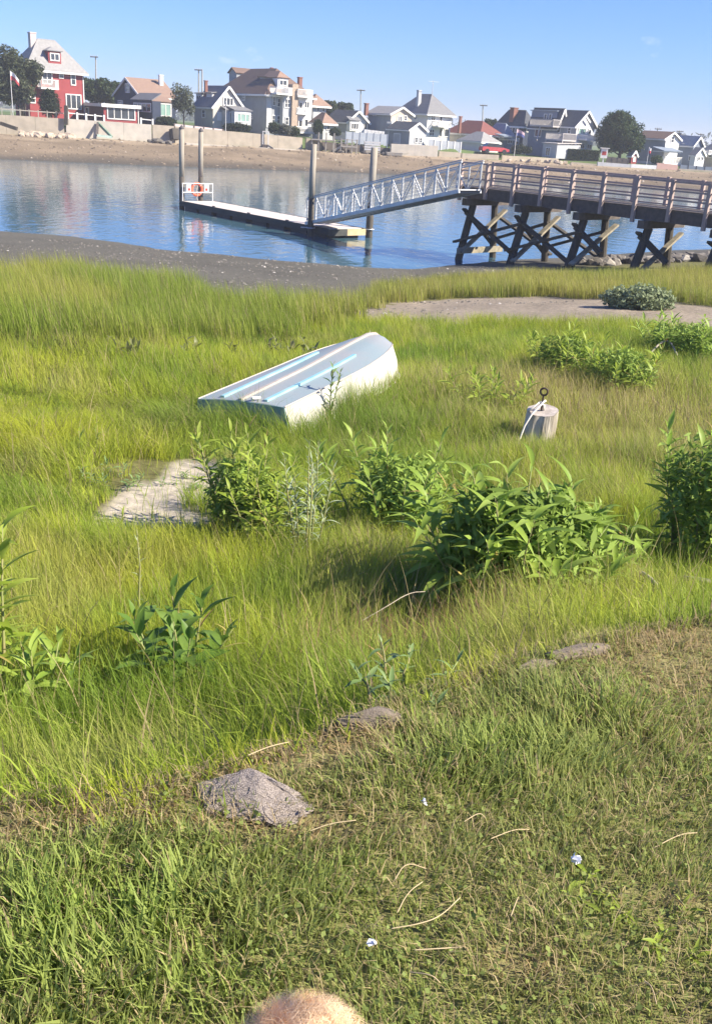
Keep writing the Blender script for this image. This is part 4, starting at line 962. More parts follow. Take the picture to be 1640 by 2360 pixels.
# green triangular frame leaning on the wall
A = at_y(226, 283, WY(226)-.15); B = at_y(224, 312, WY(224)-1.6); C_ = at_y(258, 316, WY(258)-1.8)
t = thing('triangle_frame', 'green triangular frame leaning against the grey-tan sea wall', 'frame', (A.x, A.y, 0)); o_ = Vector((A.x, A.y, 0)); m_green = M('faded_green_paint', (.10,.17,.12), (.14,.22,.17), scale=2, rough=.7)
for p_, q_, m_ in ((A,B,m_fascia),(A,C_,m_green),(B,C_,M('pale_green_paint', (.42,.55,.48), rough=.6))): MB().beam(p_-o_, q_-o_, .28, .28).build('strut', m_, t)
# timber stairs and landing stage
a = at_y(796, 320, WY(796)-1.2); g = Z(a.x, a.y)
t = thing('landing_stage', 'grey timber landing stage with railings and stairs down to the mud', 'landing', (a.x, a.y, g)); za = a.z-g
sx = 1/abs(project((a.x+1,a.y,a.z))[0]-project((a.x,a.y,a.z))[0])
def X_(px): return (px-796)*sx
dz = za-.95
MB().box(X_(786), X_(824), -1.6, .8, dz-.12, dz).build('platform', m_oldpost, t)
for px in (787, 800, 812, 823):
    for yy in (-1.5, .7): MB().box(X_(px)-.07, X_(px)+.07, yy-.07, yy+.07, -.4, dz+.95).build('post', m_oldpost, t)
for zz in (.9,.5): MB().box(X_(786), X_(824), -1.59, -1.50, dz+zz-.07, dz+zz).build('rail', m_oldpost, t)
for yy in (-1.4,-.2):
    MB().beam((X_(788), yy, dz-.05), (X_(769), yy, .1), .1, .28).build('stringer', m_oldpost, t); MB().beam((X_(788), yy, dz+.9), (X_(769), yy, 1.05), .08, .1).build('handrail', m_oldpost, t); MB().box(X_(769)-.06, X_(769)+.06, yy-.05, yy+.05, 0, 1.1).build('newel', m_oldpost, t)
for k in range(7):
    q = (k+.5)/7; MB().box(X_(788+(769-788)*q)-.16, X_(788+(769-788)*q)+.16, -1.35, -.25, dz*(1-q)+.02, dz*(1-q)+.07).build('tread', m_oldpost, t)
a = at_y(858, 326, WY(858)-1.4); g = Z(a.x, a.y); za = a.z-g
t = thing('slatted_landing', 'small timber landing with pale slatted back on crooked legs', 'landing', (a.x, a.y, g)); f = lambda px: (px-858)*sx
for k in range(4): MB().box(f(840), f(877), .6-.02*k, .68-.02*k, za-.25-.32*k, za-.02-.32*k).build('slat', m_trim, t)
MB().box(f(838), f(876), -.9, .6, za-1.5, za-1.36).build('platform', m_oldpost, t)
for px in (840, 850, 862, 874): MB().box(f(px)-.08, f(px)+.08, -.8, -.65, -.4, za-1.5).build('leg', m_oldpost, t)
for px in (840, 876): MB().box(f(px)-.07, f(px)+.07, .68, .80, -.4, za).build('leg', m_oldpost, t)
a = at_y(740, 321, WY(740)-.8)
t = thing('wall_platform', 'flat grey timber platform on posts beside the small cottage', 'platform', (a.x, a.y, Z(a.x, a.y))); za = a.z-Z(a.x, a.y); f = lambda px: (px-740)*sx
MB().box(f(718), f(772), -.9, .7, za-.15, za).build('deck', m_oldpost, t)
for px in (720, 735, 752, 770): MB().box(f(px)-.08, f(px)+.08, -.8, -.64, -.5, za+.9 if px > 730 else za-.15).build('post', m_oldpost, t)
# wall steps with white uprights
a = at_y(611, 306, WY(611)-.3); t = thing('wall_steps', 'short wooden steps with white uprights against the long tan wall', 'steps', (a.x, a.y, Z(a.x, a.y-.6))); za = a.z-Z(a.x, a.y-.6)
for xx in (-.3,.45): MB().box(xx-.06,xx+.06,-.1,.02,0,za+.2).build('upright', m_trim, t)
MB().box(-.35,.5,-.12,.0,za+.1,za+.22).build('crosspiece', m_trim, t); MB().beam((.5,-.5,za-1.6),(1.3,-1.2,0.0),.1,.25).build('stringer', m_oldpost, t); MB().box(-.3,.45,-.6,-.12,.0,za-1.5).build('tread_block', m_fascia, t)
# small boat and crate lying on the mud
a = at_y(908, 359, WY(908)-2.6); t = thing('beached_skiff', 'small pale skiff lying on the far mud below the block wall', 'boat', (a.x, a.y, Z(a.x, a.y)+.05), .2)
MB().add([(-1.1,-.45,.0),(1.0,-.4,0),(1.9,0,.25),(1.0,.4,0),(-1.1,.45,0),(-1.2,-.6,.42),(1.1,-.55,.45),(2.2,0,.55),(1.1,.55,.45),(-1.2,.6,.42)],[(4,3,2,1,0),(0,1,6,5),(1,2,7,6),(2,3,8,7),(3,4,9,8),(4,0,5,9),(5,6,7,8,9)]).build('hull', m_conc2, t)
bench_beam('fallen_timber', 'long dark timber at the foot of the block wall', at_y(930,366,WY(930)-2.0), at_y(1012,366.5,WY(1012)-2.2), .35, .22, m_pile, 'log')
bench_beam('bulkhead_post', 'dark leaning bulkhead post by the broken wall stretch', at_y(404,322,WY(404)-.8), at_y(401,297,WY(401)-.5), 1.0, .9, m_pile, 'post')
bench_beam('dark_wall_post', 'dark upright post where the first wall meets the grey-tan wall', at_y(153,288,WY(153)-.3), at_y(153,243,WY(153)-.2), .5, .4, m_pile, 'post')
# a car behind the low wall, red
a = at_y(1137, 350, WY(1137)+2.2); t = thing('parked_car', 'red car parked before the white garage, mostly behind the wall', 'car', (a.x, a.y, Z(a.x, a.y)), .25)
def car_prof(pts, w0, w1, nm, mat, par):
    mb = MB(); k = len(pts); mb.add([(x_, -w0, z_) for x_, z_ in pts]+[(x_, w0, z_) for x_, z_ in pts], [tuple(range(k)), tuple(range(2*k-1,k-1,-1))]+[(i, k+i, k+(i+1)%k, (i+1)%k) for i in range(k)]); return mb.build(nm, mat, par)
bd = car_prof([(-2.1,.35),(2.1,.35),(2.15,.7),(1.2,.9),(-2.0,.95),(-2.15,.7)], .85, .85, 'body', m_flagred, t); car_prof([(-1.7,.952),(1.1,.905),(.4,1.42),(-1.1,1.45)], .72, .6, 'cabin', m_glass, t)
for sx_ in (-1.35,1.35):
    for sy_ in (-.8,.8): MB().tube([(sx_,sy_-.1,.33),(sx_,sy_+.1,.33)], .33, 12).build('wheel', m_float, t)
# ================================================================ upturned dinghy
m_hullb = M('grey_blue_hull_bottom', (.29,.285,.29), (.23,.29,.31), scale=1.1, rough=.55, bump=.1, bscale=20, spec=.4)
m_hulls = M('off_white_hull_side', (.50,.485,.44), (.34,.33,.28), scale=4, rough=.6, spec=.4)
m_strake = M('pale_blue_strake', (.22,.44,.50), (.32,.50,.54), scale=3, rough=.5)
m_keel = M('cream_keel_strip', (.46,.41,.36), (.36,.32,.28), scale=6, rough=.6)
m_trans = M('blue_green_transom', (.22,.34,.36), (.16,.27,.28), scale=3, rough=.6)
BA = at_z(450, 916, 2.36); BB = at_z(676, 933, 2.47); BK = at_z(868, 783, 2.56)
bm_ = (BA+BB)/2; yawb = math.atan2(BK.y-bm_.y, BK.x-bm_.x); BL = math.hypot(BK.x-bm_.x, BK.y-bm_.y)/.93
boat = thing('upturned_dinghy', 'upturned grey and white dinghy with pale blue strakes lying in marsh grass', 'boat', (bm_.x, bm_.y, 2.0), yawb)
boat.rotation_euler = (math.radians(-5), math.radians(-1.5), yawb)
NSB = 22
def sect(t):
    f = max(0, 1-max(0, (t-.38)/.62)**3.4)**.5; fc = max(0, 1-max(0, (t-.36)/.64)**3.0)**.58
    bg_ = .70*f*(.95+.05*math.sin(math.pi*min(t*1.2,1))); bc_ = .60*fc
    zg = -.03+.05*math.sin(math.pi*t); zc = float(np.interp(t, [0,.5,.85,1], [.39,.40,.44,.40])); zk = float(np.interp(t, [0,.4,.75,.9,.97,1], [.42,.47,.55,.575,.52,.40]))
    return bg_, bc_, zg, min(zc, zk-.01), zk
bot = MB(); sid = MB()
for i in range(NSB+1):
    t = (i/NSB)**.85; x_ = t*BL; bg_, bc_, zg, zc, zk = sect(t)
    bot.v += [(x_,-bc_,zc), (x_,-bc_*.55,zc+(zk-zc)*.62), (x_,0,zk), (x_,bc_*.55,zc+(zk-zc)*.62), (x_,bc_,zc)]
    sid.v += [(x_-.0,-bg_,zg), (x_,-(bg_+bc_)/2-.025,(zg+zc)/2), (x_,-bc_,zc), (x_,bc_,zc), (x_,(bg_+bc_)/2+.025,(zg+zc)/2), (x_,bg_,zg)]
for i in range(NSB):
    for j in range(4): bot.f.append((i*5+j, (i+1)*5+j, (i+1)*5+j+1, i*5+j+1))
    for j in (0,1,3,4): sid.f.append((i*6+j, (i+1)*6+j, (i+1)*6+j+1, i*6+j+1))
def solid(o, th):
    s = o.modifiers.new('thickness', 'SOLIDIFY'); s.thickness = th; s.offset = -1; return o
bot.build('hull_bottom', m_hullb, boat, smooth=True); sid.build('hull_side', m_hulls, boat, smooth=True)
bg_, bc_, zg, zc, zk = sect(0)
MB().add([(-.012,-bg_,zg),(-.012,bg_,zg),(-.012,bc_,zc),(-.012,0,zk),(-.012,-bc_,zc),(.02,-bg_,zg),(.02,bg_,zg),(.02,bc_,zc),(.02,0,zk),(.02,-bc_,zc)],
         [(0,4,3,2,1),(5,6,7,8,9),(0,1,6,5),(1,2,7,6),(2,3,8,7),(3,4,9,8),(4,0,5,9)]).build('transom', m_trans, boat)
def strip(name, mat, fy, t0, t1, w, hgt, n=18):
    pts = []
    for k in range(n+1):
        t = t0+(t1-t0)*k/n; bg_, bc_, zg, zc, zk = sect(t); yy = fy*bc_; z_ = zk+(zc-zk)*(abs(fy)/.55*.38 if abs(fy) < .55 else .38+(abs(fy)-.55)/.45*.62)
        pts.append((t*BL, yy, z_))
    mb = MB()
    for k in range(n): mb.beam(pts[k], pts[k+1], w, hgt)
    return mb.build(name, mat, boat)
strip('keel_strip', m_keel, 0, 0, .99, .045, .05); strip('strake', m_strake, .5, .02, .62, .05, .05); strip('strake', m_strake, -.5, .02, .62, .05, .05)
for sd_ in (-1, 1):
    mb = MB(); pts = [((k/20)**.9*BL, sd_*sect((k/20)**.9)[0], sect((k/20)**.9)[2]) for k in range(21)]
    mb.tube(pts, .028, 6); mb.build('gunwale', m_hulls, boat)
    mb = MB(); pts = [((k/20)**.9*BL, sd_*sect((k/20)**.9)[1], sect((k/20)**.9)[3]) for k in range(21)]
    mb.tube(pts, .012, 5); mb.build('chine_seam', m_keel, boat)
MB().tube([(.05,-.12,zk-.02),(.02,-.16,zk+.04),(.12,-.2,zk+.02)], .02, 6).build('lashing', m_trim, boat)

# ================================================================ mooring stump
g = ground_pt(1236, 1022); m_stump = M('bleached_stump_wood', (.56,.51,.43), (.26,.23,.18), scale=9, rough=.9, bump=.8, stretch=(1,1,.18), contrast=(.4,.62))
stump = thing('mooring_stump', 'bleached sawn-off wooden post with an iron ring bolt in the marsh grass', 'stump', g, 0)
mb = MB(); N = 20; lv = [(-.15,.185),(.1,.186),(.30,.183),(.405,.178)]
for li, (z_, r_) in enumerate(lv):
    for k in range(N):
        t = 2*math.pi*k/N; q = r_*(1+.05*math.sin(5*t+1)+.03*math.sin(11*t)+random.uniform(-.012,.012)); mb.v.append((q*math.cos(t)+z_*.05, q*math.sin(t), z_-(.03*math.cos(t+2) if li == 3 else 0)))
for li in range(3):
    for k in range(N): mb.f.append((li*N+k, li*N+(k+1)%N, (li+1)*N+(k+1)%N, (li+1)*N+k))
mb.build('shaft', m_stump, stump)
tp = MB(); c = [mb.v[3*N+k] for k in range(N)]; tp.v = [(a*.99, b_*.99, z_+.002) for a, b_, z_ in c]+[(.02,0,.40)]; tp.f = [(k, (k+1)%N, N) for k in range(N)]; tp.build('sawn_top', M('grey_end_grain', (.50,.45,.40), (.34,.30,.26), scale=14, rough=.9, bump=.5), stump)
m_iron = M('rusty_iron', (.06,.045,.035), (.10,.06,.04), scale=20, rough=.7)
MB().tube([(.0,0,.36),(.005,0,.58)], .012, 8).build('bolt', m_iron, stump); MB().torus((.006,0,.625), .042, .012, (.25,1,0), 18, 6).build('ring', m_iron, stump, smooth=True)
rp = MB()
rp.tube([(.03,-.02,.53),(.0,-.05,.51),(-.06,-.1,.45),(-.12,-.15,.405),(-.2,-.19,.26),(-.25,-.24,.1),(-.28,-.27,-.02)], .011, 7)
rp.tube([(.03,-.02,.52),(.035,.03,.50),(-.01,.03,.49),(-.02,-.03,.50),(.02,-.03,.47),(.03,.0,.41)], .014, 7); rp.tube([(-.03,-.02,.50),(-.1,-.05,.44),(-.17,-.06,.405)], .014, 7)
rope = rp.build('mooring_rope', M('white_rope', (.74,.71,.64), (.62,.58,.5), scale=40, rough=.9), None, smooth=True, loc=g); tag(rope, 'white rope knotted round the ring bolt of the wooden post', 'rope')

# ================================================================ stones and litter by the lawn edge
m_granite = M('speckled_granite', (.40,.345,.30), (.20,.17,.15), scale=34, rough=.9, bump=.6, bscale=40, contrast=(.42,.58))
m_flat = M('pale_flat_stone', (.30,.25,.19), (.19,.155,.12), scale=14, rough=.9, bump=.6, bscale=30)
def stone(name, label, px, py, sx, sy, sz, mat, seed, rz, sink=.3, tilt=(0,0)):
    g_ = ground_pt(px, py); me = rock_mesh(seed, 4, (1,1,1)); me.materials.append(mat); me.polygons.foreach_set('use_smooth', [True]*len(me.polygons))
    o = bpy.data.objects.new(name, me); link(o); o.location = g_+Vector((0,0,sz*(1-2*sink)*.5)); o.scale = (sx, sy, sz); o.rotation_euler = (tilt[0], tilt[1], rz); return tag(o, label, 'stone')
import bmesh as _bm
def wedge_rock():
    """angular boulder: hull of a few corners, split and roughened"""
    bm = _bm.new()
    for p_ in [(-1,-.2,-.3),(-.95,.1,.12),(-.7,-.55,.05),(-.45,.15,.62),(-.1,.3,1.0),(.12,.05,.93),(.5,.1,.66),(.8,-.1,.28),(1.02,-.3,-.05),(.95,.3,-.3),(.3,-.85,.02),(-.25,-.85,.0),(.15,-.45,.52),(-.35,-.4,.42),(0,.75,-.3),(-.8,.6,-.3),(.7,-.75,-.3),(-.6,-.8,-.3)]: bm.verts.new(p_)
    _bm.ops.convex_hull(bm, input=bm.verts); _bm.ops.triangulate(bm, faces=bm.faces)
    for it in range(4):
        _bm.ops.subdivide_edges(bm, edges=bm.edges[:], cuts=1, use_grid_fill=True); am = .075*.55**it
        for v in bm.verts: v.co += Vector((random.gauss(0,1), random.gauss(0,1), random.gauss(0,1)))*am*.42
    me = bpy.data.meshes.new('rock'); bm.to_mesh(me); bm.free(); me.materials.append(m_granite); return me
g = ground_pt(578, 1856); o = bpy.data.objects.new('granite_rock', wedge_rock()); link(o); o.location = g+Vector((0,.02,.012)); o.scale = (.14,.095,.054); o.rotation_euler = (0,0,-.12); tag(o, 'peaked grey granite rock half buried at the lawn edge', 'rock')
stone('flat_stone', 'flat weathered brown stone behind the dry grass at the lawn edge', 848, 1668, .095, .045, .034, m_flat, 41, .15, .12)
stone('flat_stone', 'pale half-buried stone under the clump at the lawn edge', 1225, 1545, .085, .03, .026, m_flat, 42, .45, .12)
stone('edging_stone', 'long low pale edging stone running along the lawn edge', 1320, 1515, .14, .032, .030, m_flat, 43, .42, .12)
stone('pebble', 'small grey pebble in the dry lawn edge', 214, 1920, .022, .018, .016, m_granite, 44, .3)
stone('pale_stone', 'small pinkish stone beside the low weeds', 960, 1592, .045, .03, .035, m_flat, 45, .3)
def bits(name, label, px, py, seed, size, mat, cat, n=5):
    r = random.Random(seed); g_ = ground_pt(px, py); mb = MB()
    for k in range(n):
        c = Vector((r.uniform(-1,1), r.uniform(-1,1), r.uniform(.2,1)))*size*.5; a_ = Vector((r.gauss(0,1), r.gauss(0,1), r.gauss(0,.4))).normalized()*size*.5; b_ = a_.cross(Vector((r.gauss(0,1), r.gauss(0,1), 1))).normalized()*size*.3
        nn = a_.cross(b_).normalized()*size*.05
        mb.add([c-a_-b_, c+a_-b_*.4, c+a_*.8+b_, c-a_*.6+b_*1.1, c+nn*2], [(0,1,4),(1,2,4),(2,3,4),(3,0,4),(3,2,1,0)])
    o = mb.build(name, mat, None, loc=g_+Vector((0,0,.038))); return tag(o, label, cat)
m_feather = M('white_down', (.85,.85,.85), (.75,.75,.76), rough=.8)
bits('feather', 'small white feather tuft on the bare-looking lawn', 978, 1882, 1, .013, m_feather, 'feather'); bits('feather', 'largest white feather scrap beside the broad-leaved lawn weed', 1315, 2018, 2, .02, m_feather, 'feather', 7); bits('feather', 'white star-shaped feather scrap near the dog', 858, 2216, 3, .016, m_feather, 'feather')
m_plastic = M('clear_plastic', (.55,.66,.68), (.75,.8,.8), scale=6, rough=.2, spec=.6)
bits('plastic_scrap', 'crumpled clear plastic scrap caught in the bank grass', 745, 1598, 5, .07, m_plastic, 'litter', 6)
def smooth_path(P):
    for _ in range(2): P = [P[0]]+[q for i in range(len(P)-1) for q in (P[i].lerp(P[i+1], .25), P[i].lerp(P[i+1], .75))]+[P[-1]]
    return P
def stick(name, label, pts, r_, mat, cat, lift=.03, group=None):
    P = smooth_path([ground_pt(a, b_)+Vector((0,0,lift+l_)) for a, b_, l_ in pts]); c = P[0].copy(); o = MB().tube([p_-c for p_ in P], [r_*.7]+[r_]*(len(P)-2)+[r_*.4], 6).build(name, mat, None, smooth=True, loc=c); return tag(o, label, cat, group)
m_straw = M('dry_straw', (.50,.41,.24), (.42,.33,.19), scale=20, rough=.8); m_drift = M('bleached_driftwood', (.34,.30,.24), (.25,.22,.18), scale=12, rough=.9)
for pts in ([(897,2178,.01),(960,2172,.015),(1010,2150,.01),(1055,2105,.01)], [(950,2228,.01),(1010,2226,.012),(1060,2212,.0)], [(905,2058,.0),(930,2030,.02),(980,2030,.0)], [(912,2132,.0),(935,2095,.012),(970,2068,.01)], [(1125,1960,.0),(1180,1945,.01),(1215,1938,.0)], [(712,1942,.0),(760,1932,.01),(818,1925,.01)], [(1172,2140,.0),(1185,2110,.012),(1190,2095,.0)], [(1475,2300,.01),(1490,2320,.02),(1505,2345,.0)], [(570,1790,.03),(620,1768,.03),(665,1750,.02)], [(1500,1980,.0),(1560,1955,.01),(1600,1945,.0)], [(940,2270,.0),(990,2290,.015),(1010,2295,.0)], [(1065,1920,.0),(1100,1905,.01),(1115,1912,.0)]):
    stick('straw_stalk', 'thin dry straw stalk lying on the mown lawn', pts, .0012, m_straw, 'straw', .032, 'straw stalks on the lawn')
stick('dead_stem', 'long bent pale dead stem lying across the dry bank grass', [(826,1497,.12),(880,1480,.16),(935,1450,.18),(975,1432,.14)], .0028, m_drift, 'stem', .05)
stick('driftwood_stick', 'short bleached driftwood stick in the bank grass', [(1463,1398,.22),(1480,1412,.22),(1497,1424,.2)], .012, m_drift, 'stick', .0)
stick('driftwood_stick', 'pale driftwood piece beneath the dark bush', [(1560,1383,.15),(1590,1390,.16),(1625,1392,.15)], .016, m_drift, 'stick', .0)
stick('curved_branch', 'bleached curved branch arching out of the marsh grass', [(1495,838,.2),(1515,832,.35),(1535,834,.38),(1555,846,.2)], .018, m_drift, 'branch', .0)

# ================================================================ dog (only the top of its head reaches into the picture)
m_skin = M('apricot_coat', (.80,.58,.38), (.72,.50,.32), scale=20, rough=.9)
hd = at_y(700, 2386, .93); hx, hy, hz = hd
dog = thing('dog', 'fluffy apricot dog standing on the lawn, seen from above', 'dog', (hx, hy-.42, 4.0), 0)
me = bpy.data.meshes.new('body'); hzl = hz-4.0-.055
J = {'pel':(0,.02,.33),'sp1':(0,.15,.34),'che':(0,.28,.34),'nek':(0,.36,.37),'hea':(0,.42,hzl),'fac':(-.006,.475,hzl-.05),'noz':(-.01,.505,hzl-.085)}
E = [('pel','sp1'),('sp1','che'),('che','nek'),('nek','hea'),('hea','fac'),('fac','noz')]
Rr = {'pel':.095,'sp1':.10,'che':.105,'nek':.065,'hea':.066,'fac':.042,'noz':.026}
for s_n, sx_ in (('l',-1),('r',1)):
    J.update({'sh'+s_n:(sx_*.07,.29,.27),'el'+s_n:(sx_*.075,.26,.18),'wr'+s_n:(sx_*.075,.28,.08),'pa'+s_n:(sx_*.075,.30,.02),'hi'+s_n:(sx_*.07,.02,.26),'kn'+s_n:(sx_*.08,.06,.19),'ho'+s_n:(sx_*.08,-.03,.11),'pw'+s_n:(sx_*.08,.0,.02)})
    E += [('che','sh'+s_n),('sh'+s_n,'el'+s_n),('el'+s_n,'wr'+s_n),('wr'+s_n,'pa'+s_n),('pel','hi'+s_n),('hi'+s_n,'kn'+s_n),('kn'+s_n,'ho'+s_n),('ho'+s_n,'pw'+s_n)]
    Rr.update({'sh'+s_n:.05,'el'+s_n:.034,'wr'+s_n:.025,'pa'+s_n:.028,'hi'+s_n:.06,'kn'+s_n:.042,'ho'+s_n:.026,'pw'+s_n:.028})
J.update({'t1':(0,-.07,.40),'t2':(0,-.11,.50),'t3':(.02,-.08,.58)}); E += [('pel','t1'),('t1','t2'),('t2','t3')]; Rr.update({'t1':.03,'t2':.028,'t3':.03})
ks = list(J); me.from_pydata([J[k] for k in ks], [(ks.index(a), ks.index(b_)) for a, b_ in E], [])
db = bpy.data.objects.new('body', me); link(db, dog); md = db.modifiers.new('skin', 'SKIN')
me.skin_vertices.new() if not me.skin_vertices else None
for i, k in enumerate(ks):
    me.skin_vertices[0].data[i].radius = (Rr[k], Rr[k]); me.skin_vertices[0].data[i].use_root = (k == 'pel')
sb2 = db.modifiers.new('sub', 'SUBSURF'); sb2.levels = 2; sb2.render_levels = 2; me.materials.append(m_skin)
m_fur = M_attr('apricot_fur', rough=.6, spec=.15, transl=.15)
def fur(name, n, sampler, length, w, seed, parent):
    r = np.random.default_rng(seed); p_, nrm = sampler(r, n)
    lk = np.stack([fbm(p_[:,0]*25+1, p_[:,1]*25+p_[:,2]*18), fbm(p_[:,0]*25+9, p_[:,1]*25+p_[:,2]*18+5), fbm(p_[:,0]*25+31, p_[:,1]*25+p_[:,2]*18+2)], 1)-.5
    tang = np.cross(nrm, lk*8+np.array([.2,.1,0])+r.normal(size=(n,3))*.5); tang /= np.linalg.norm(tang, axis=1)[:, None]; side = np.cross(nrm, tang)
    ln = length*(.6+.8*r.random(n))[:, None]; cl = (r.random((n,1))-.5)*1.8; cs = []
    for k, t in enumerate((0,.35,.7,1)):
        c = p_+nrm*ln*t*(1.0-.35*t)+tang*ln*(.5*t*t)+side*ln*.22*np.sin(t*5+cl*3)+np.array([0,0,-.25])*ln*t*t
        cs.append(c-side*w*(1-t*.8)); cs.append(c+side*w*(1-t*.8))
    v = np.stack(cs, 1).reshape(-1, 3); b_ = np.arange(n)[:, None]*8
    q = np.concatenate([b_+np.array([0,1,3,2]), b_+np.array([2,3,5,4]), b_+np.array([4,5,7,6])])
    k = r.random((n,1)); pat = fbm(p_[:,0]*40, p_[:,1]*40+p_[:,2]*30)[:, None]
    col = np.array([.78,.53,.31])*(1-k)+np.array([.90,.70,.48])*k; col = col*(.75+.5*pat)
    o = np_mesh(name, v, q, np.zeros((0,3), int), m_fur, np.repeat(col, 8, 0), parent); o['kind'] = 'stuff'; return o
def ell(c, rad):
    def f(r, n):
        d = r.normal(size=(n,3)); d /= np.linalg.norm(d, axis=1)[:, None]; return np.array(c)+d*np.array(rad), d
    return f
fur('head_fur', 22000, ell((0,.42,hzl), (.064,.064,.056)), .046, .00045, 1, dog); fur('ear_fur', 3500, ell((-.075,.41,hzl-.02), (.018,.03,.045)), .03, .0006, 2, dog); fur('ear_fur', 3500, ell((.075,.41,hzl-.02), (.018,.03,.045)), .03, .0006, 3, dog)
fur('body_fur', 7000, ell((0,.16,.33), (.105,.20,.105)), .035, .0009, 4, dog)
for sx_ in (-1, 1): MB().tube([(sx_*.06,.41,hzl+.02),(sx_*.078,.41,hzl-.02),(sx_*.078,.42,hzl-.07)], [.014,.022,.01], 8).build('ear', m_skin, dog, smooth=True)
for sx_ in (-1, 1): MB().add([(sx_*.026-.012+.009*math.cos(a)*math.cos(b_),.478+.009*math.sin(a)*math.cos(b_),hzl-.03+.009*math.sin(b_)) for b_ in (-1.2,0,1.2) for a in (0,1.57,3.14,4.71)], [(i*4+j, i*4+(j+1)%4, (i+1)*4+(j+1)%4, (i+1)*4+j) for i in range(2) for j in range(4)]).build('eye', m_dkdoor, dog)
MB().torus((-.01,.528,hzl-.09), .008, .008, (0,1,0), 10, 6).build('nose', m_dkdoor, dog, smooth=True)
# ================================================================ grasses (too many to count: one object per kind)
m_grass = M_attr('grass_blades', rough=.55, spec=.16, transl=.48)
def blades(name, label, xy, h, w, az, lean, col, segs, flop=None, zoff=0.0):
    n = len(xy); r = np.random.default_rng(len(name)*7+n); x_, y_ = xy[:, 0], xy[:, 1]
    z_ = zfun(x_, y_)-.015+zoff; d = np.stack([np.cos(az), np.sin(az)], 1)
    fa = az+np.pi/2+r.normal(0, .7, n); sd_ = np.stack([np.cos(fa), np.sin(fa), np.zeros(n)], 1)
    lv = []
    for k in range(segs+1):
        t = k/segs
        hor = h*lean*t**1.8; ver = h*np.sqrt(np.maximum(1-np.minimum(lean, .97)**2*t**1.6, .06))*t
        if flop is not None: ver = ver*(1-flop*t*t)
        c = np.stack([x_+d[:, 0]*hor, y_+d[:, 1]*hor, z_+ver], 1)
        hw = (w*.5*(1-t**1.5)*(.75+.25*min(1, t*4+.4)))[:, None]
        if k < segs: lv += [c-sd_*hw, c+sd_*hw]
        else: lv.append(c)
    m_ = 2*segs+1; v = np.stack(lv, 1).reshape(-1, 3); b_ = np.arange(n)[:, None]*m_
    q = np.concatenate([b_+np.array([2*k, 2*k+1, 2*k+3, 2*k+2]) for k in range(segs-1)]) if segs > 1 else np.zeros((0,4), int)
    t_ = b_+np.array([2*segs-2, 2*segs-1, 2*segs])
    o = np_mesh(name, v, q, t_, m_grass, np.repeat(col, m_, 0)); return tag(o, label, None, None, 'stuff')
def scatter(x0, x1, y0, y1, dens, wedge=True, seed=0):
    r = np.random.default_rng(seed); n = int((x1-x0)*(y1-y0)*dens); x_ = r.uniform(x0, x1, n); y_ = r.uniform(y0, y1, n)
    if wedge: k = np.abs(x_) < .43*y_+1.2; x_, y_ = x_[k], y_[k]
    return x_, y_, r
def blob(x_, y_, px, py, rx, ry):
    g_ = ground_pt(px, py); return np.exp(-(((x_-g_.x)/rx)**2+((y_-g_.y)/ry)**2))
def mixc(col, c, w): w = np.clip(w, 0, 1)[:, None]; return col*(1-w)+np.array(c)*w
YG, GR, OL, ST, DG = (.42,.46,.045), (.19,.30,.034), (.17,.175,.055), (.50,.40,.22), (.05,.095,.018)

# --- mown lawn
x_, y_, r = scatter(-2.3, 2.6, .25, 3.3, 18500, False, 1)
s = y_-crest(x_); dry = np.clip(fbm(x_*3.2+2, y_*3.2, 3)*2.2-.75, 0, 1)*.42
edge = sstep(-.22, -.05, s)*sstep(1.1, .1, np.abs(x_+.75))*1.1+sstep(-.26, 0, s)*.5*sstep(.3, .8, fbm(x_*4+3, y_*4))
edge = edge+.95*blob(x_, y_, 600, 1895, .28, .06)+.8*blob(x_, y_, 250, 1890, .4, .06)+.8*blob(x_, y_, 760, 1715, .22, .1)+.6*blob(x_, y_, 1560, 1540, .4, .35)+.9*blob(x_, y_, 1210, 2225, .08, .04)+.6*blob(x_, y_, 1560, 2080, .12, .05)
lush = np.clip(blob(x_, y_, 150, 2200, .30, .35)+blob(x_, y_, 420, 1990, .28, .14)+.7*blob(x_, y_, 1200, 1760, .35, .22)+.5*blob(x_, y_, 1350, 1640, .35, .25), 0, 1)*(.5+.7*fbm(x_*6, y_*6))
lush = np.clip(lush, 0, 1)
keep = (s < .07) & (r.random(len(x_)) < 1-.35*np.clip(edge, 0, 1)); k = keep
x_, y_, s, dry, edge, lush = x_[k], y_[k], s[k], dry[k], np.clip(edge[k], 0, 1), lush[k]; n = len(x_)
rv = r.random(n); tuft = fbm(x_*9, y_*9, 2)
h = (.036+.034*rv)*(.7+.6*tuft)*(1+.65*lush+.7*np.clip(blob(x_, y_, 1320, 1640, .3, .14)+.8*blob(x_, y_, 1100, 1760, .3, .1), 0, 1))*(1-.25*edge); w = (.0030+.0030*r.random(n))*(1+2.2*lush*r.random(n)**1.5)
az = fbm(x_*4+30, y_*4, 2)*9+r.normal(0, 1.1, n)+lush*r.normal(0, 1.5, n); lean = np.clip(.1+.65*r.random(n)+.25*edge, 0, 1.1)
c = np.array([.31,.385,.10])*(.7+.6*r.random((n,1))); c = mixc(c, (.33,.45,.09), lush*.9); c = mixc(c, (.36,.34,.15), fbm(x_*5+9, y_*5)*.6); c = np.where((r.random(n) < np.clip(dry*.5+.07+edge*.8, 0, .95)*(1-.75*lush))[:, None], np.array(ST)*(.6+.55*r.random((n,1))), c)
c = mixc(c, (.48,.30,.17), np.clip(edge-.45, 0, 1)*1.1*r.random(n))
blades('lawn_grass', 'short mown lawn grass mixed with dry straw', np.stack([x_, y_], 1), h, w, az, lean, c, 2)
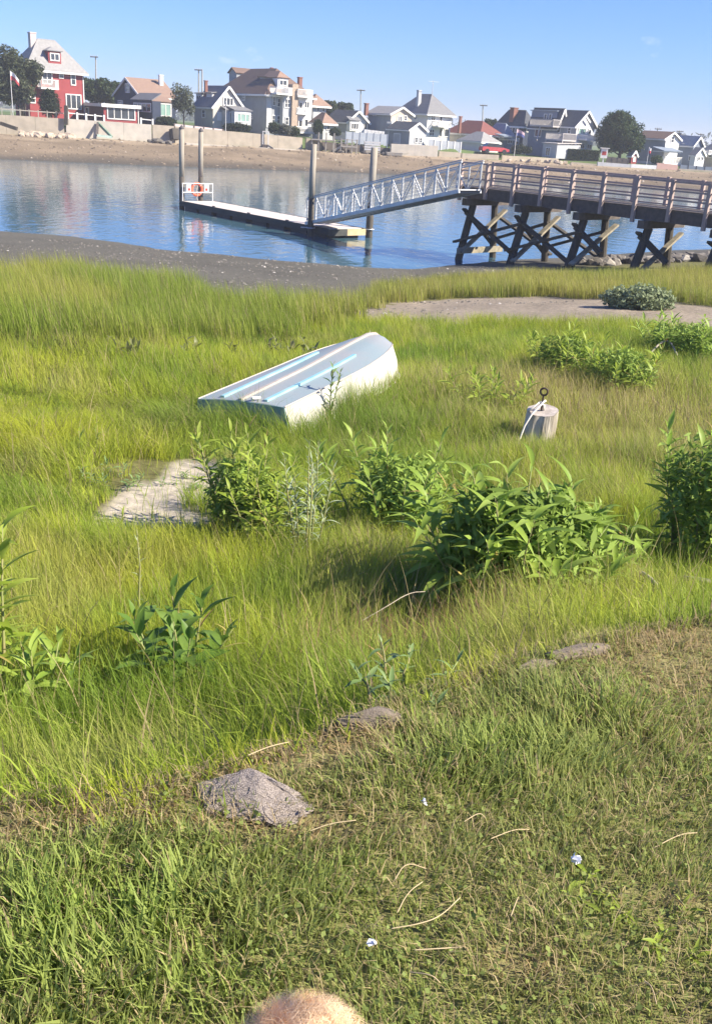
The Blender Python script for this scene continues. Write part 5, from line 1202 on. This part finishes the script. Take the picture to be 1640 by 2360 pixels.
# small round-leaved ground cover among the grass
x_, y_, r = scatter(-2.2, 2.6, .3, 3.3, 2300, False, 14); s = y_-crest(x_); cov = fbm(x_*2.2+6, y_*2.2+3, 3)+.35*blob(x_, y_, 1450, 1950, .5, .4)+.3*blob(x_, y_, 1300, 1750, .4, .3)
k = (s < -.03) & (r.random(len(x_)) < np.clip(cov*2.6-.95, .06, 1)); x_, y_ = x_[k], y_[k]; n = len(x_)
cb = np.stack([x_, y_, zfun(x_, y_)+.010+.030*r.random(n)], 1); nn = r.normal(size=(n,3))*.55+np.array([.1,0,1]); nn /= np.linalg.norm(nn, axis=1)[:, None]; a_ = np.cross(nn, r.normal(size=(n,3))); a_ /= np.linalg.norm(a_, axis=1)[:, None]; b2 = np.cross(nn, a_); sz = (.0035+.005*r.random(n))[:, None]
v = np.stack([cb-a_*sz, cb-b2*sz*.8-a_*sz*.2, cb+a_*sz-nn*sz*.3, cb+b2*sz*.8-a_*sz*.2], 1).reshape(-1, 3); kk = r.random((n,1))
tag(np_mesh('lawn_clover', v, np.arange(n*4).reshape(-1,4), np.zeros((0,3), int), m_grass, np.repeat(np.array([.20,.26,.07])*(1-kk)+np.array([.31,.38,.11])*kk, 4, 0)), 'small round-leaved clover cover in the lawn', None, None, 'stuff')
# dry clippings lying flat on the lawn
x_, y_, r = scatter(-2.2, 2.5, .3, 3.3, 3200, False, 2); s = y_-crest(x_); k = (s < .05) & (r.random(len(x_)) < .35+.6*fbm(x_*3, y_*3)); x_, y_ = x_[k], y_[k]; n = len(x_)
blades('lawn_clippings', 'dry straw clippings lying in the lawn', np.stack([x_, y_], 1), .03+.05*r.random(n), .0016+.0014*r.random(n), r.random(n)*6.3, .85+.12*r.random(n), np.array(ST)*(.6+.7*r.random((n,1))), 2, zoff=.03)

# --- tall grass on the bank and the near marsh
def wind(x_, y_, r, n): return 3.0+2.6*(fbm(x_*.55+3, y_*.4+1, 3)-.5)*2.2+r.normal(0, 1.35, n)
def zone_cols(x_, y_, r):
    n = len(x_); a = fbm(x_*.8+11, y_*.5+4, 3); b_ = fbm(x_*2.3+1, y_*1.6+7, 3)
    c = np.tile(np.array([.30,.38,.052]), (n, 1)); c = mixc(c, GR, sstep(.45, .65, a)*.7); c = mixc(c, YG, sstep(.5, .68, b_)*.7)
    yg = .9*blob(x_, y_, 150, 900, 2.4, 2.4)+.8*blob(x_, y_, 60, 1010, 1.6, 1.5)+.8*blob(x_, y_, 130, 1340, .7, .8)+.5*blob(x_, y_, 420, 1310, .7, .6)+.6*blob(x_, y_, 1150, 760, 4, 1.6)+.5*blob(x_, y_, 300, 820, 3, 1)
    c = mixc(c, YG, yg); dk = fbm(x_*3.1+21, y_*2.4+5, 3); c = mixc(c, (.17,.28,.035), sstep(.54, .68, dk)*.6); c = mixc(c, (.42,.40,.13), sstep(.60, .72, fbm(x_*1.7+50, y_*1.3, 3))*.45)
    c = mixc(c, (.18,.28,.036), .8*blob(x_, y_, 420, 1640, .8, .5)+.7*blob(x_, y_, 560, 985, 2.2, 1.0)+.7*blob(x_, y_, 800, 1000, 1.6, .9)+.6*blob(x_, y_, 380, 880, .9, .9)+.6*blob(x_, y_, 60, 1700, .6, .4))
    ol = .85*blob(x_, y_, 1450, 1000, 2.2, 3.0)+.75*blob(x_, y_, 1250, 900, 2.0, 1.6)+.8*blob(x_, y_, 980, 1490, .55, .5)+.6*blob(x_, y_, 1400, 1420, .6, .4)+.5*blob(x_, y_, 860, 1320, .5, .8)+.5*blob(x_, y_, 1300, 1500, .6, .35)
    c = mixc(c, (.38,.39,.09), ol*.85)
    c = np.where((r.random(n) < .07+.38*ol*.8)[:, None], np.array(ST)*(.55+.45*r.random((n,1))), c)
    rd = .8*blob(x_, y_, 960, 1500, .4, .4); c = np.where((r.random(n) < rd)[:, None], np.array([.36,.23,.12])*(.7+.6*r.random((n,1))), c)
    return c*(.75+.5*r.random((n,1)))
PLANTS_AT = [(415,1590,.16),(1185,1385,.42),(1110,1400,.24),(1385,1340,.22),(70,1645,.16),(560,1240,.35),(640,1270,.25),(915,1215,.42),(1625,1310,.5),(1130,948,.5),(1300,870,.5)]
def plant_damp(x_, y_):
    d = np.ones(len(x_))
    for px, py, rr in PLANTS_AT: d *= 1-.6*blob(x_, y_, px, py, rr, rr)
    return d
def not_boat(x_, y_):
    dx, dy = x_-bm_.x, y_-bm_.y; u = dx*math.cos(yawb)+dy*math.sin(yawb); v = -dx*math.sin(yawb)+dy*math.cos(yawb); return ~((u > -.02) & (u < BL*.97) & (np.abs(v) < .60*np.sqrt(np.clip(1-np.clip((u/BL-.38)/.62, 0, 1)**3.4, 0, 1))))
def not_stump(x_, y_): return (x_-stump.location.x)**2+(y_-stump.location.y)**2 > .19**2
def bare(x_, y_): return soft_poly(x_+.15, y_-.1, SAND, .7)
x_, y_, r = scatter(-4.2, 4.6, 1.7, 6.6, 5200, True, 3); s = y_-crest(x_)
thin = np.clip(.9*blob(x_, y_, 960, 1460, .45, .35)+.55*blob(x_, y_, 1480, 1420, .4, .3), 0, .85)
k = (s > .02-.17*fbm(x_*5+1, y_*5, 2)**2*2) & (r.random(len(x_)) < (.55+.6*fbm(x_*1.5, y_*1.5))*(1-thin)); x_, y_, s = x_[k], y_[k], s[k]; n = len(x_)
fa_ = sstep(0, .55, s); h = (.09+.21*fa_)*(.45+.85*r.random(n))*(.45+1.1*fbm(x_*2.6+5, y_*2.6, 3))
h = h*plant_damp(x_, y_)
coarse = r.random(n) < .10
w = np.where(coarse, .007+.004*r.random(n), .0028+.0018*r.random(n)); h = np.where(coarse, h*1.15, h)
blades('bank_grass', 'tall green and yellow grass growing down the bank', np.stack([x_, y_], 1), h, w, wind(x_, y_, r, n)+np.where(coarse, r.normal(0, 1.3, n), 0), np.clip(.12+.65*r.random(n), 0, .95), zone_cols(x_, y_, r), 3)
x_, y_, r = scatter(-6.5, 7.0, 6.4, 12.2, 2600, True, 4)
k = (~bare(x_, y_) | (r.random(len(x_)) < .035)) & not_boat(x_, y_) & not_stump(x_, y_) & (r.random(len(x_)) < .6+.5*fbm(x_*1.1, y_*1.1)); x_, y_ = x_[k], y_[k]; n = len(x_)
h = (.22+.20*r.random(n))*(.45+1.1*fbm(x_*1.7+5, y_*1.7, 3)); h = h*(1-.55*np.clip(1.3*blob(x_, y_, 400, 1235, .9, .5)+blob(x_, y_, 150, 1130, .8, .5)+.8*blob(x_, y_, 1236, 1030, .35, .3), 0, 1))
h = h*(1+.75*np.clip(blob(x_, y_, 520, 1003, .9, .3)+blob(x_, y_, 700, 985, .35, .5)+1.3*blob(x_, y_, 820, 945, .35, .8), 0, 1.4))
h = h*plant_damp(x_, y_)
sw = .9*blob(x_, y_, 150, 950, 2.6, 2.6); az = wind(x_, y_, r, n)+sw*1.5*np.sin(y_*1.4+x_)
blades('marsh_hay', 'soft windswept yellow-green marsh hay', np.stack([x_, y_], 1), h, np.where(r.random(n) < .07, .010+.004*r.random(n), .0042+.0022*r.random(n)), az, np.clip(.2+.55*r.random(n)+.3*sw, 0, .97), zone_cols(x_, y_, r), 3, flop=.35*sw)
x_, y_, r = scatter(-9.5, 11, 12.0, 22.5, 1000, True, 5)
edge_x = np.interp(x_, [-30,-8,-4,-1,3], [19.5,19.0,18.2,21,26])
k = ~soft_poly(x_, y_, MUD, .6) & not_boat(x_, y_) & (y_ < edge_x+2) & (r.random(len(x_)) < .6+.5*fbm(x_*.8, y_*.8)); x_, y_ = x_[k], y_[k]; n = len(x_)
h = (.26+.16*r.random(n))*(.6+.8*fbm(x_*.7+5, y_*.7)); h = h*(1-.45*np.clip(blob(x_, y_, 780, 830, 1.5, 1.6), 0, 1))
blades('marsh_hay', 'farther marsh hay behind the upturned dinghy', np.stack([x_, y_], 1), h, .007+.004*r.random(n), wind(x_, y_, r, n), np.clip(.15+.55*r.random(n), 0, .95), zone_cols(x_, y_, r), 2)
# --- dry seed stalks standing above the grass
x_, y_, r = scatter(-6, 6.5, 2.2, 15, 26, True, 9); s = y_-crest(x_); k = (s > .25) & ~bare(x_, y_) & not_boat(x_, y_) & (r.random(len(x_)) < .15+1.2*fbm(x_*.9+4, y_*.7)**2); x_, y_ = x_[k], y_[k]; n = len(x_)
blades('seed_stalks', 'thin dry seed stalks standing above the bank grass', np.stack([x_, y_], 1), .34+.28*r.random(n), .003+.0022*r.random(n)+.0004*y_, r.random(n)*6.3, .15+.6*r.random(n), np.array([.46,.37,.19])*(.6+.6*r.random((n,1))), 4)
# --- cordgrass beds
def cord(name, label, poly, dens, h0, seed, colA, colB, bx, wedge=True):
    P = poly_world(poly); x0, y0 = P.min(0)-.5; x1, y1 = P.max(0)+.5
    x_, y_, r = scatter(x0, x1, y0, y1, dens, False, seed); k = soft_poly(x_, y_, P, .9); x_, y_ = x_[k], y_[k]; n = len(x_)
    a = fbm(x_*.5+2, y_*.3, 3); kk = r.random(n) < .5+.8*a; x_, y_, a = x_[kk], y_[kk], a[kk]; n = len(x_)
    h = h0*(.55+.6*r.random(n))*(.65+.6*fbm(x_*.6+8, y_*.6)); c = mixc(np.tile(np.array(colA), (n,1)), colB, sstep(.35, .65, a)); c = np.where((r.random(n) < .10)[:, None], np.array(ST)*.8, c)*(.7+.6*r.random((n,1)))
    return blades(name, label, np.stack([x_, y_], 1), h, .010+.006*r.random(n), 3.3+r.normal(0, 1.0, n), np.clip(.12+.3*r.random(n), 0, .8), c, 2)
cord('cordgrass', 'tall upright cordgrass bed beside the grey beach', [(-260,640),(0,646),(200,650),(400,672),(560,712),(700,728),(800,742),(780,775),(560,800),(300,812),(0,815),(-260,805)], 620, .80, 6, (.23,.30,.045), (.33,.35,.065), 0)
cord('cordgrass', 'dull olive weeds at the foot of the tall cordgrass', [(-100,785),(200,770),(420,750),(640,745),(760,765),(600,800),(430,822),(200,832),(-100,825)], 420, .34, 7, (.10,.105,.04), (.16,.13,.06), 0)
cord('cordgrass', 'band of cordgrass between the mud flat and the pier', [(700,722),(800,700),(900,668),(1050,652),(1250,645),(1500,640),(1900,632),(1900,718),(1640,705),(1430,690),(1200,684),(1000,690),(880,700),(800,722)], 560, .55, 8, (.25,.29,.055), (.34,.34,.08), 0)

# ================================================================ broad-leaved plants, every leaf its own piece
def leaf_mesh(name, prof, bend, fold, mat, twist=0.0):
    """prof: half width at stations along a leaf of length 1"""
    k = len(prof); vs_ = []; fs_ = []
    for i, wv in enumerate(prof):
        t = i/(k-1); x_ = t*(1-.12*bend*t); z_ = .22*t-bend*t*t*.55; tw = twist*t
        for sgn in (-1, 0, 1): vs_.append((x_, sgn*wv*math.cos(tw), z_+abs(sgn)*wv*fold+sgn*wv*math.sin(tw)))
    for i in range(k-1):
        for j in range(2): fs_.append((i*3+j, i*3+j+1, (i+1)*3+j+1, (i+1)*3+j))
    me = bpy.data.meshes.new(name); me.from_pydata(vs_, [], fs_); me.materials.append(mat); me.polygons.foreach_set('use_smooth', [True]*len(me.polygons)); return me
def LM(name, a, b_, transl=.48, rough=.45):
    m = bpy.data.materials.new(name); m.use_nodes = True; n = m.node_tree.nodes; l = m.node_tree.links.new; p_ = n['Principled BSDF']; p_.inputs['Roughness'].default_value = rough; p_.inputs['Specular IOR Level'].default_value = .28
    oi = n.new('ShaderNodeObjectInfo'); mx = n.new('ShaderNodeMix'); mx.data_type = 'RGBA'; mx.inputs[6].default_value = (*a, 1); mx.inputs[7].default_value = (*b_, 1); l(oi.outputs['Random'], mx.inputs[0]); l(mx.outputs[2], p_.inputs['Base Color'])
    t = n.new('ShaderNodeBsdfTranslucent'); ms = n.new('ShaderNodeMixShader'); ms.inputs[0].default_value = transl; l(mx.outputs[2], t.inputs['Color']); l(p_.outputs[0], ms.inputs[1]); l(t.outputs[0], ms.inputs[2]); l(ms.outputs[0], n['Material Output'].inputs['Surface']); return m
L_mid = LM('fresh_leaf', (.25,.38,.055), (.38,.50,.10)); L_dark = LM('deep_green_leaf', (.12,.22,.035), (.20,.31,.06)); L_yel = LM('yellow_green_leaf', (.28,.38,.045), (.39,.47,.085)); L_silver = LM('silvery_leaf', (.26,.34,.18), (.42,.48,.32), .2); L_blue = LM('grey_green_leaf', (.14,.22,.07), (.20,.28,.10), .25); L_dock = LM('brownish_dock_leaf', (.13,.16,.05), (.22,.22,.09), .3)
m_stem = M('green_stem', (.22,.27,.09), (.27,.24,.11), scale=8, rough=.7)
LANCE = (.006,.06,.095,.10,.078,.042,.003); BROAD = (.01,.10,.155,.16,.125,.065,.004); NARROW = (.006,.03,.042,.04,.028,.012,.002)
def lset(prof, mat): return [leaf_mesh('leaf', prof, b_, f, mat, tw) for b_, f, tw in ((.35,.35,.2),(.7,.3,-.3),(1.05,.25,.4),(.5,.4,-.5))]
S_LANCE = lset(LANCE, L_mid); S_BROAD = lset(BROAD, L_dark); S_YEL = lset(LANCE, L_yel); S_ARCH = [leaf_mesh('leaf', (.006,.05,.075,.08,.072,.055,.034,.014,.002), b_, f, L_mid, tw) for b_, f, tw in ((.8,.4,.2),(1.2,.35,-.3),(1.6,.3,.4),(1.0,.45,-.5))]; S_SIL = lset(NARROW, L_silver); S_DARK = lset(LANCE, L_dark); S_BLUE = lset(LANCE, L_blue); S_DOCK = lset(BROAD, L_dock); S_DEAD = lset(NARROW, LM('yellowed_leaf', (.42,.36,.10), (.34,.22,.09), .3))
def plant(name, label, px, py, hgt, nst, nlv, leafL, spread, ms, seed, cat='plant', t0=.2, elev=(1.0,-.1), lean=(0,0), jit=.25, group=None, rad=.0, lift=0.0, fill=None):
    r = random.Random(seed); g_ = ground_pt(px, py); t = thing(name, label, cat, g_+Vector((0,0,lift)), 0, group)
    for i in range(nst):
        a0 = 6.283*i/nst+r.uniform(-.5,.5); q = (r.random()**.6) if nst > 1 else 0; H_ = hgt*r.uniform(.7,1.05)*(1-.25*q)
        b0 = Vector((math.cos(a0), math.sin(a0), 0))*rad*q; dirv = Vector((math.cos(a0)*spread*q+lean[0], math.sin(a0)*spread*q+lean[1], 1)).normalized()
        pts = [b0+dirv*H_*u+Vector((math.cos(a0), math.sin(a0), 0))*spread*q*.25*H_*u*u+Vector((r.gauss(0,.008), r.gauss(0,.008), 0))*u for u in (0,.33,.66,1)]
        st_ = MB().tube([pts[0]-Vector((0,0,.05))]+pts[1:], [.0085*hgt**.5+.002]*1+[.006*hgt**.5+.0015,.0045*hgt**.5+.001,.002], 5).build('stem', m_stem, t, smooth=True)
        for k in range(nlv):
            u = t0+(1-t0)*(k+.5)/nlv; f = u*3; j = min(int(f), 2); base = pts[j].lerp(pts[j+1], f-j)
            az = a0+k*2.4+r.gauss(0,.3); el = elev[1]+(elev[0]-elev[1])*u**2+r.gauss(0,jit*.7)
            X1 = Vector((math.cos(az)*math.cos(el), math.sin(az)*math.cos(el), math.sin(el))); Y1 = Vector((-math.sin(az), math.cos(az), 0)); Z1 = X1.cross(Y1)
            s_ = leafL*r.uniform(.5,1.2)*(1.0 if u < .85 else .75)*(.75 if u < t0+.12 else 1)
            o = bpy.data.objects.new('leaf', r.choice(S_DEAD) if r.random() < .05 and not ms is S_SIL else r.choice(ms)); COL.objects.link(o); o.parent = st_
            o.matrix_local = Matrix(((X1.x*s_, Y1.x*s_, Z1.x*s_, base.x), (X1.y*s_, Y1.y*s_, Z1.y*s_, base.y), (X1.z*s_, Y1.z*s_, Z1.z*s_, base.z), (0,0,0,1)))
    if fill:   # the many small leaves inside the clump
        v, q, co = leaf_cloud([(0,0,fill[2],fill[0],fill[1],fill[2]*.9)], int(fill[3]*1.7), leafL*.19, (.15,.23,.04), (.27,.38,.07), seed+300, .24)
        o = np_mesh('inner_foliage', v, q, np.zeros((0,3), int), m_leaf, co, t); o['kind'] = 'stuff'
    return t
plant('milkweed', 'dark broad-leaved plant with three upright shoots in the bank grass', 415, 1590, .56, 7, 14, .19, .34, S_BROAD, 1, elev=(1.15,.0), rad=.12)
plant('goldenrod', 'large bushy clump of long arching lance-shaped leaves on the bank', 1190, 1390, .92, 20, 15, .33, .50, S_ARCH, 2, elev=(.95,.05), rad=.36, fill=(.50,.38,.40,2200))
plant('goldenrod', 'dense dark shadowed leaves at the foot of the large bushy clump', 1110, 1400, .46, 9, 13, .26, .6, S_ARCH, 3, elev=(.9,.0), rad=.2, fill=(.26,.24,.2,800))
plant('goldenrod', 'leafy lance-leaved clump between the large clump and the dark bush', 1385, 1340, .52, 7, 14, .22, .45, S_LANCE, 4, elev=(.9,0), rad=.2)
plant('goldenrod', 'tall yellow-green leafy stems beside the broad-leaved plant', -45, 1640, 1.15, 7, 30, .20, .08, S_YEL, 5, elev=(1.0,.05), rad=.12)
plant('goldenrod', 'low leafy shoots at the foot of the tall yellow-green stems', 70, 1645, .42, 5, 12, .18, .3, S_LANCE, 6, elev=(1.0,.1), rad=.14)
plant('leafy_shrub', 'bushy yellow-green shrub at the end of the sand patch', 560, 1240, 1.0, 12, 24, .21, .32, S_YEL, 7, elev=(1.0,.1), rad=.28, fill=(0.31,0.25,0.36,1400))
plant('leafy_shrub', 'bright narrow-leaved clump between sand patch shrub and silvery weed', 640, 1270, .85, 9, 24, .19, .32, S_YEL, 8, elev=(1.0,.1), rad=.2)
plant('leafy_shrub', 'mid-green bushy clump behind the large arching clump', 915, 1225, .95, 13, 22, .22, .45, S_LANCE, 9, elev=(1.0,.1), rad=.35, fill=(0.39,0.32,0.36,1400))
plant('mugwort', 'silvery feathery weed standing beside the sand patch shrub', 705, 1310, 1.05, 7, 40, .13, .18, S_SIL, 10, elev=(1.0,.2), rad=.10)
plant('mugwort', 'single silvery seedling spike rising above the broad-leaved plant', 322, 1470, .75, 1, 26, .06, .1, S_SIL, 11, elev=(1.1,.3), lean=(.02,0))
plant('mugwort', 'tall single stem standing against the upturned dinghy', 755, 985, .98, 2, 26, .15, .08, S_BLUE, 12, elev=(1.1,.5), lean=(.10,0))
plant('dark_bush', 'dark green bush with deep shade beneath it', 1640, 1310, 1.2, 12, 25, .23, .34, S_LANCE, 13, elev=(.9,0), rad=.45, fill=(.45,.4,.55,2200))
plant('leafy_shrub', 'low dark leafy clump behind the wooden post', 1130, 948, .72, 10, 18, .24, .45, S_YEL, 14, elev=(1.0,.1), rad=.38)
plant('leafy_shrub', 'pale green leafy thicket behind the post, nearest the mud flat', 1300, 870, .95, 12, 22, .24, .40, S_YEL, 15, elev=(1.0,.1), rad=.45, fill=(0.50,0.41,0.36,1400))
plant('leafy_shrub', 'pale green leafy thicket beside the curved branch', 1420, 905, .95, 13, 22, .24, .45, S_YEL, 16, elev=(1.0,.1), rad=.5, fill=(0.55,0.45,0.36,1400))
plant('leafy_shrub', 'dense green shrub at the end of the mud flat', 1575, 830, 1.0, 14, 21, .30, .6, S_LANCE, 17, elev=(1.0,.1), rad=.65, fill=(0.72,0.59,0.36,1400))
plant('lawn_weed', 'broad-leaved weed beside the largest feather scrap', 1345, 2070, .045, 4, 6, .05, .9, S_YEL, 18, elev=(.6,0), rad=.04)
plant('lawn_weed', 'spreading light green weed in the mown lawn', 1545, 2175, .045, 6, 7, .045, 1.2, S_YEL, 19, elev=(.6,0), rad=.09)
plant('lawn_weed', 'low fleabane-like weeds at the lawn edge by the small pinkish stone', 930, 1610, .14, 6, 9, .075, .7, S_BLUE, 20, elev=(.8,.1), rad=.12)
plant('lawn_weed', 'small weeds beside the plastic scrap', 770, 1625, .13, 6, 9, .06, .7, S_BLUE, 21, elev=(.8,.1), rad=.10)
plant('sand_weed', 'small dark weed on the pale sand', 455, 1128, .10, 5, 8, .09, .9, S_BLUE, 22, elev=(.6,0), rad=.08)
plant('sand_weed', 'tiny weed in the middle of the pale sand', 385, 1118, .07, 3, 7, .07, .9, S_BLUE, 23, elev=(.6,0), rad=.06)
plant('sand_weed', 'grey-green weed clump at the grassy end of the sand', 250, 1125, .24, 7, 14, .11, .6, S_BLUE, 24, elev=(.9,0), rad=.28)
plant('sand_weed', 'flat weed at the back of the sand patch', 428, 1103, .06, 4, 7, .09, 1.0, S_BLUE, 25, elev=(.5,0), rad=.08)
for i, (px, py) in enumerate([(205,800),(300,820),(440,822),(555,830),(640,815),(700,815),(845,812),(870,818)]):
    plant('dock_plant', 'curled brownish dock leaves at the foot of the cordgrass', px, py+12, .36, 4, 5, .22, .4, S_DOCK, 40+i, elev=(1.2,.7), rad=.22, group='dock plants below the cordgrass')
for i, (px, py, lb_) in enumerate([(185,1045,'single bright upright leaf shoot in the marsh hay before the sand'), (225,1040,'paired bright leaf shoots in the marsh hay'), (285,1230,'bright single leaf shoot below the sand patch'), (398,1012,'small pale sprig in marsh hay near the dinghy')]):
    plant('leaf_shoot', lb_, px, py+10, .34, 1, 6, .13, .1, S_YEL, 60+i, elev=(1.3,.9))
# grey-green round bush on the mud flat
g_ = ground_pt(1478, 712); t = thing('mud_bush', 'rounded grey-green bush growing on the mud flat', 'shrub', g_)
v, q, co = leaf_cloud([(-.35,0,.26,.5,.45,.32),(.35,.1,.24,.5,.45,.28),(0,-.1,.34,.5,.45,.32),(-.75,.1,.22,.35,.3,.25)], 5200, .05, (.19,.24,.12), (.30,.35,.2), 91)
np_mesh('crown', v, q, np.zeros((0,3), int), m_leaf, co, t)
for k in range(7): MB().tube([(random.uniform(-.15,.15),random.uniform(-.1,.1),-.05), (random.uniform(-.6,.6),random.uniform(-.3,.3),.5)], [.015,.005], 5).build('stem', m_stem, t)
# pebbles and shells strewn over the near beach
x_, y_, r = scatter(-14, 6, 22, 43, 34, False, 12); e_2 = np.interp(x_, NEAR_X, NEAR_Y)-y_; k = (e_2 > .3) & (e_2 < 19) & (r.random(len(x_)) < np.clip(fbm(x_*.6, y_*1.1, 3)*4-1.6, .04, 1)); x_, y_ = x_[k], y_[k]; n = len(x_); z_ = zfun(x_, y_)
sz = (.012+.05*r.random(n)**4)[:, None]; base = np.stack([x_, y_, z_+.004], 1); off = np.array([(1,0,0),(0,1,0),(-1,0,0),(0,-1,0),(0,0,.7)]); v = (base[:, None, :]+off[None]*sz[:, None, :]*(.6+.8*r.random((n,5,1)))).reshape(-1, 3)
b_ = np.arange(n)[:, None]*5; tr_ = np.concatenate([b_+np.array(f) for f in ((0,1,4),(1,2,4),(2,3,4),(3,0,4))]); cc = np.where((r.random(n) < .03)[:, None], np.array([.45,.42,.38]), np.array([.12,.11,.095])*(.6+1.2*r.random((n,1))))
tag(np_mesh('beach_pebbles', v, np.zeros((0,4), int), tr_, M_attr('pebble', rough=.8, spec=.3, transl=0), np.repeat(cc, 5, 0), smooth=False), 'scattered pebbles and shells on the beach', None, None, 'stuff')
x_, y_, r = scatter(-60, 60, 105, 158, 2.2, False, 13); yf2 = np.interp(x_, FAR_X, FAR_Y); yw2 = np.interp(x_, WALL_X, WALL_Y); k = (y_ > yf2+.3) & (y_ < yw2-.5) & (r.random(len(x_)) < .3+fbm(x_*.2, y_*.4)); x_, y_ = x_[k], y_[k]; n = len(x_); z_ = zfun(x_, y_)
sz = (.06+.22*r.random(n)**5)[:, None]; base = np.stack([x_, y_, z_-.0], 1); v = (base[:, None, :]+off[None]*sz[:, None, :]*(.6+.8*r.random((n,5,1)))).reshape(-1, 3); b_ = np.arange(n)[:, None]*5; tr_ = np.concatenate([b_+np.array(f) for f in ((0,1,4),(1,2,4),(2,3,4),(3,0,4))])
cc = np.where((r.random(n) < .04)[:, None], np.array([.42,.37,.3]), np.array([.16,.125,.09])*(.5+1.2*r.random((n,1))))
tag(np_mesh('far_mud_stones', v, np.zeros((0,4), int), tr_, bpy.data.materials['pebble'], np.repeat(cc, 5, 0), smooth=False), 'small stones and weed strewn over the far mud', None, None, 'stuff')
# ================================================================ thin added haze volume that imitates lens glare
hm = bpy.data.materials.new('glare_veil_air'); hm.use_nodes = True; nn_ = hm.node_tree.nodes; nn_.clear()
ho = nn_.new('ShaderNodeOutputMaterial'); pv = nn_.new('ShaderNodeVolumePrincipled'); pv.inputs['Color'].default_value = (.86,.90,.96,1); pv.inputs['Density'].default_value = .0006
hm.node_tree.links.new(pv.outputs[0], ho.inputs['Volume'])
tag(MB().box(-4300, 4300, -320, 4800, -3.0, 26).build('glare_veil', hm), None, None, None, 'stuff')
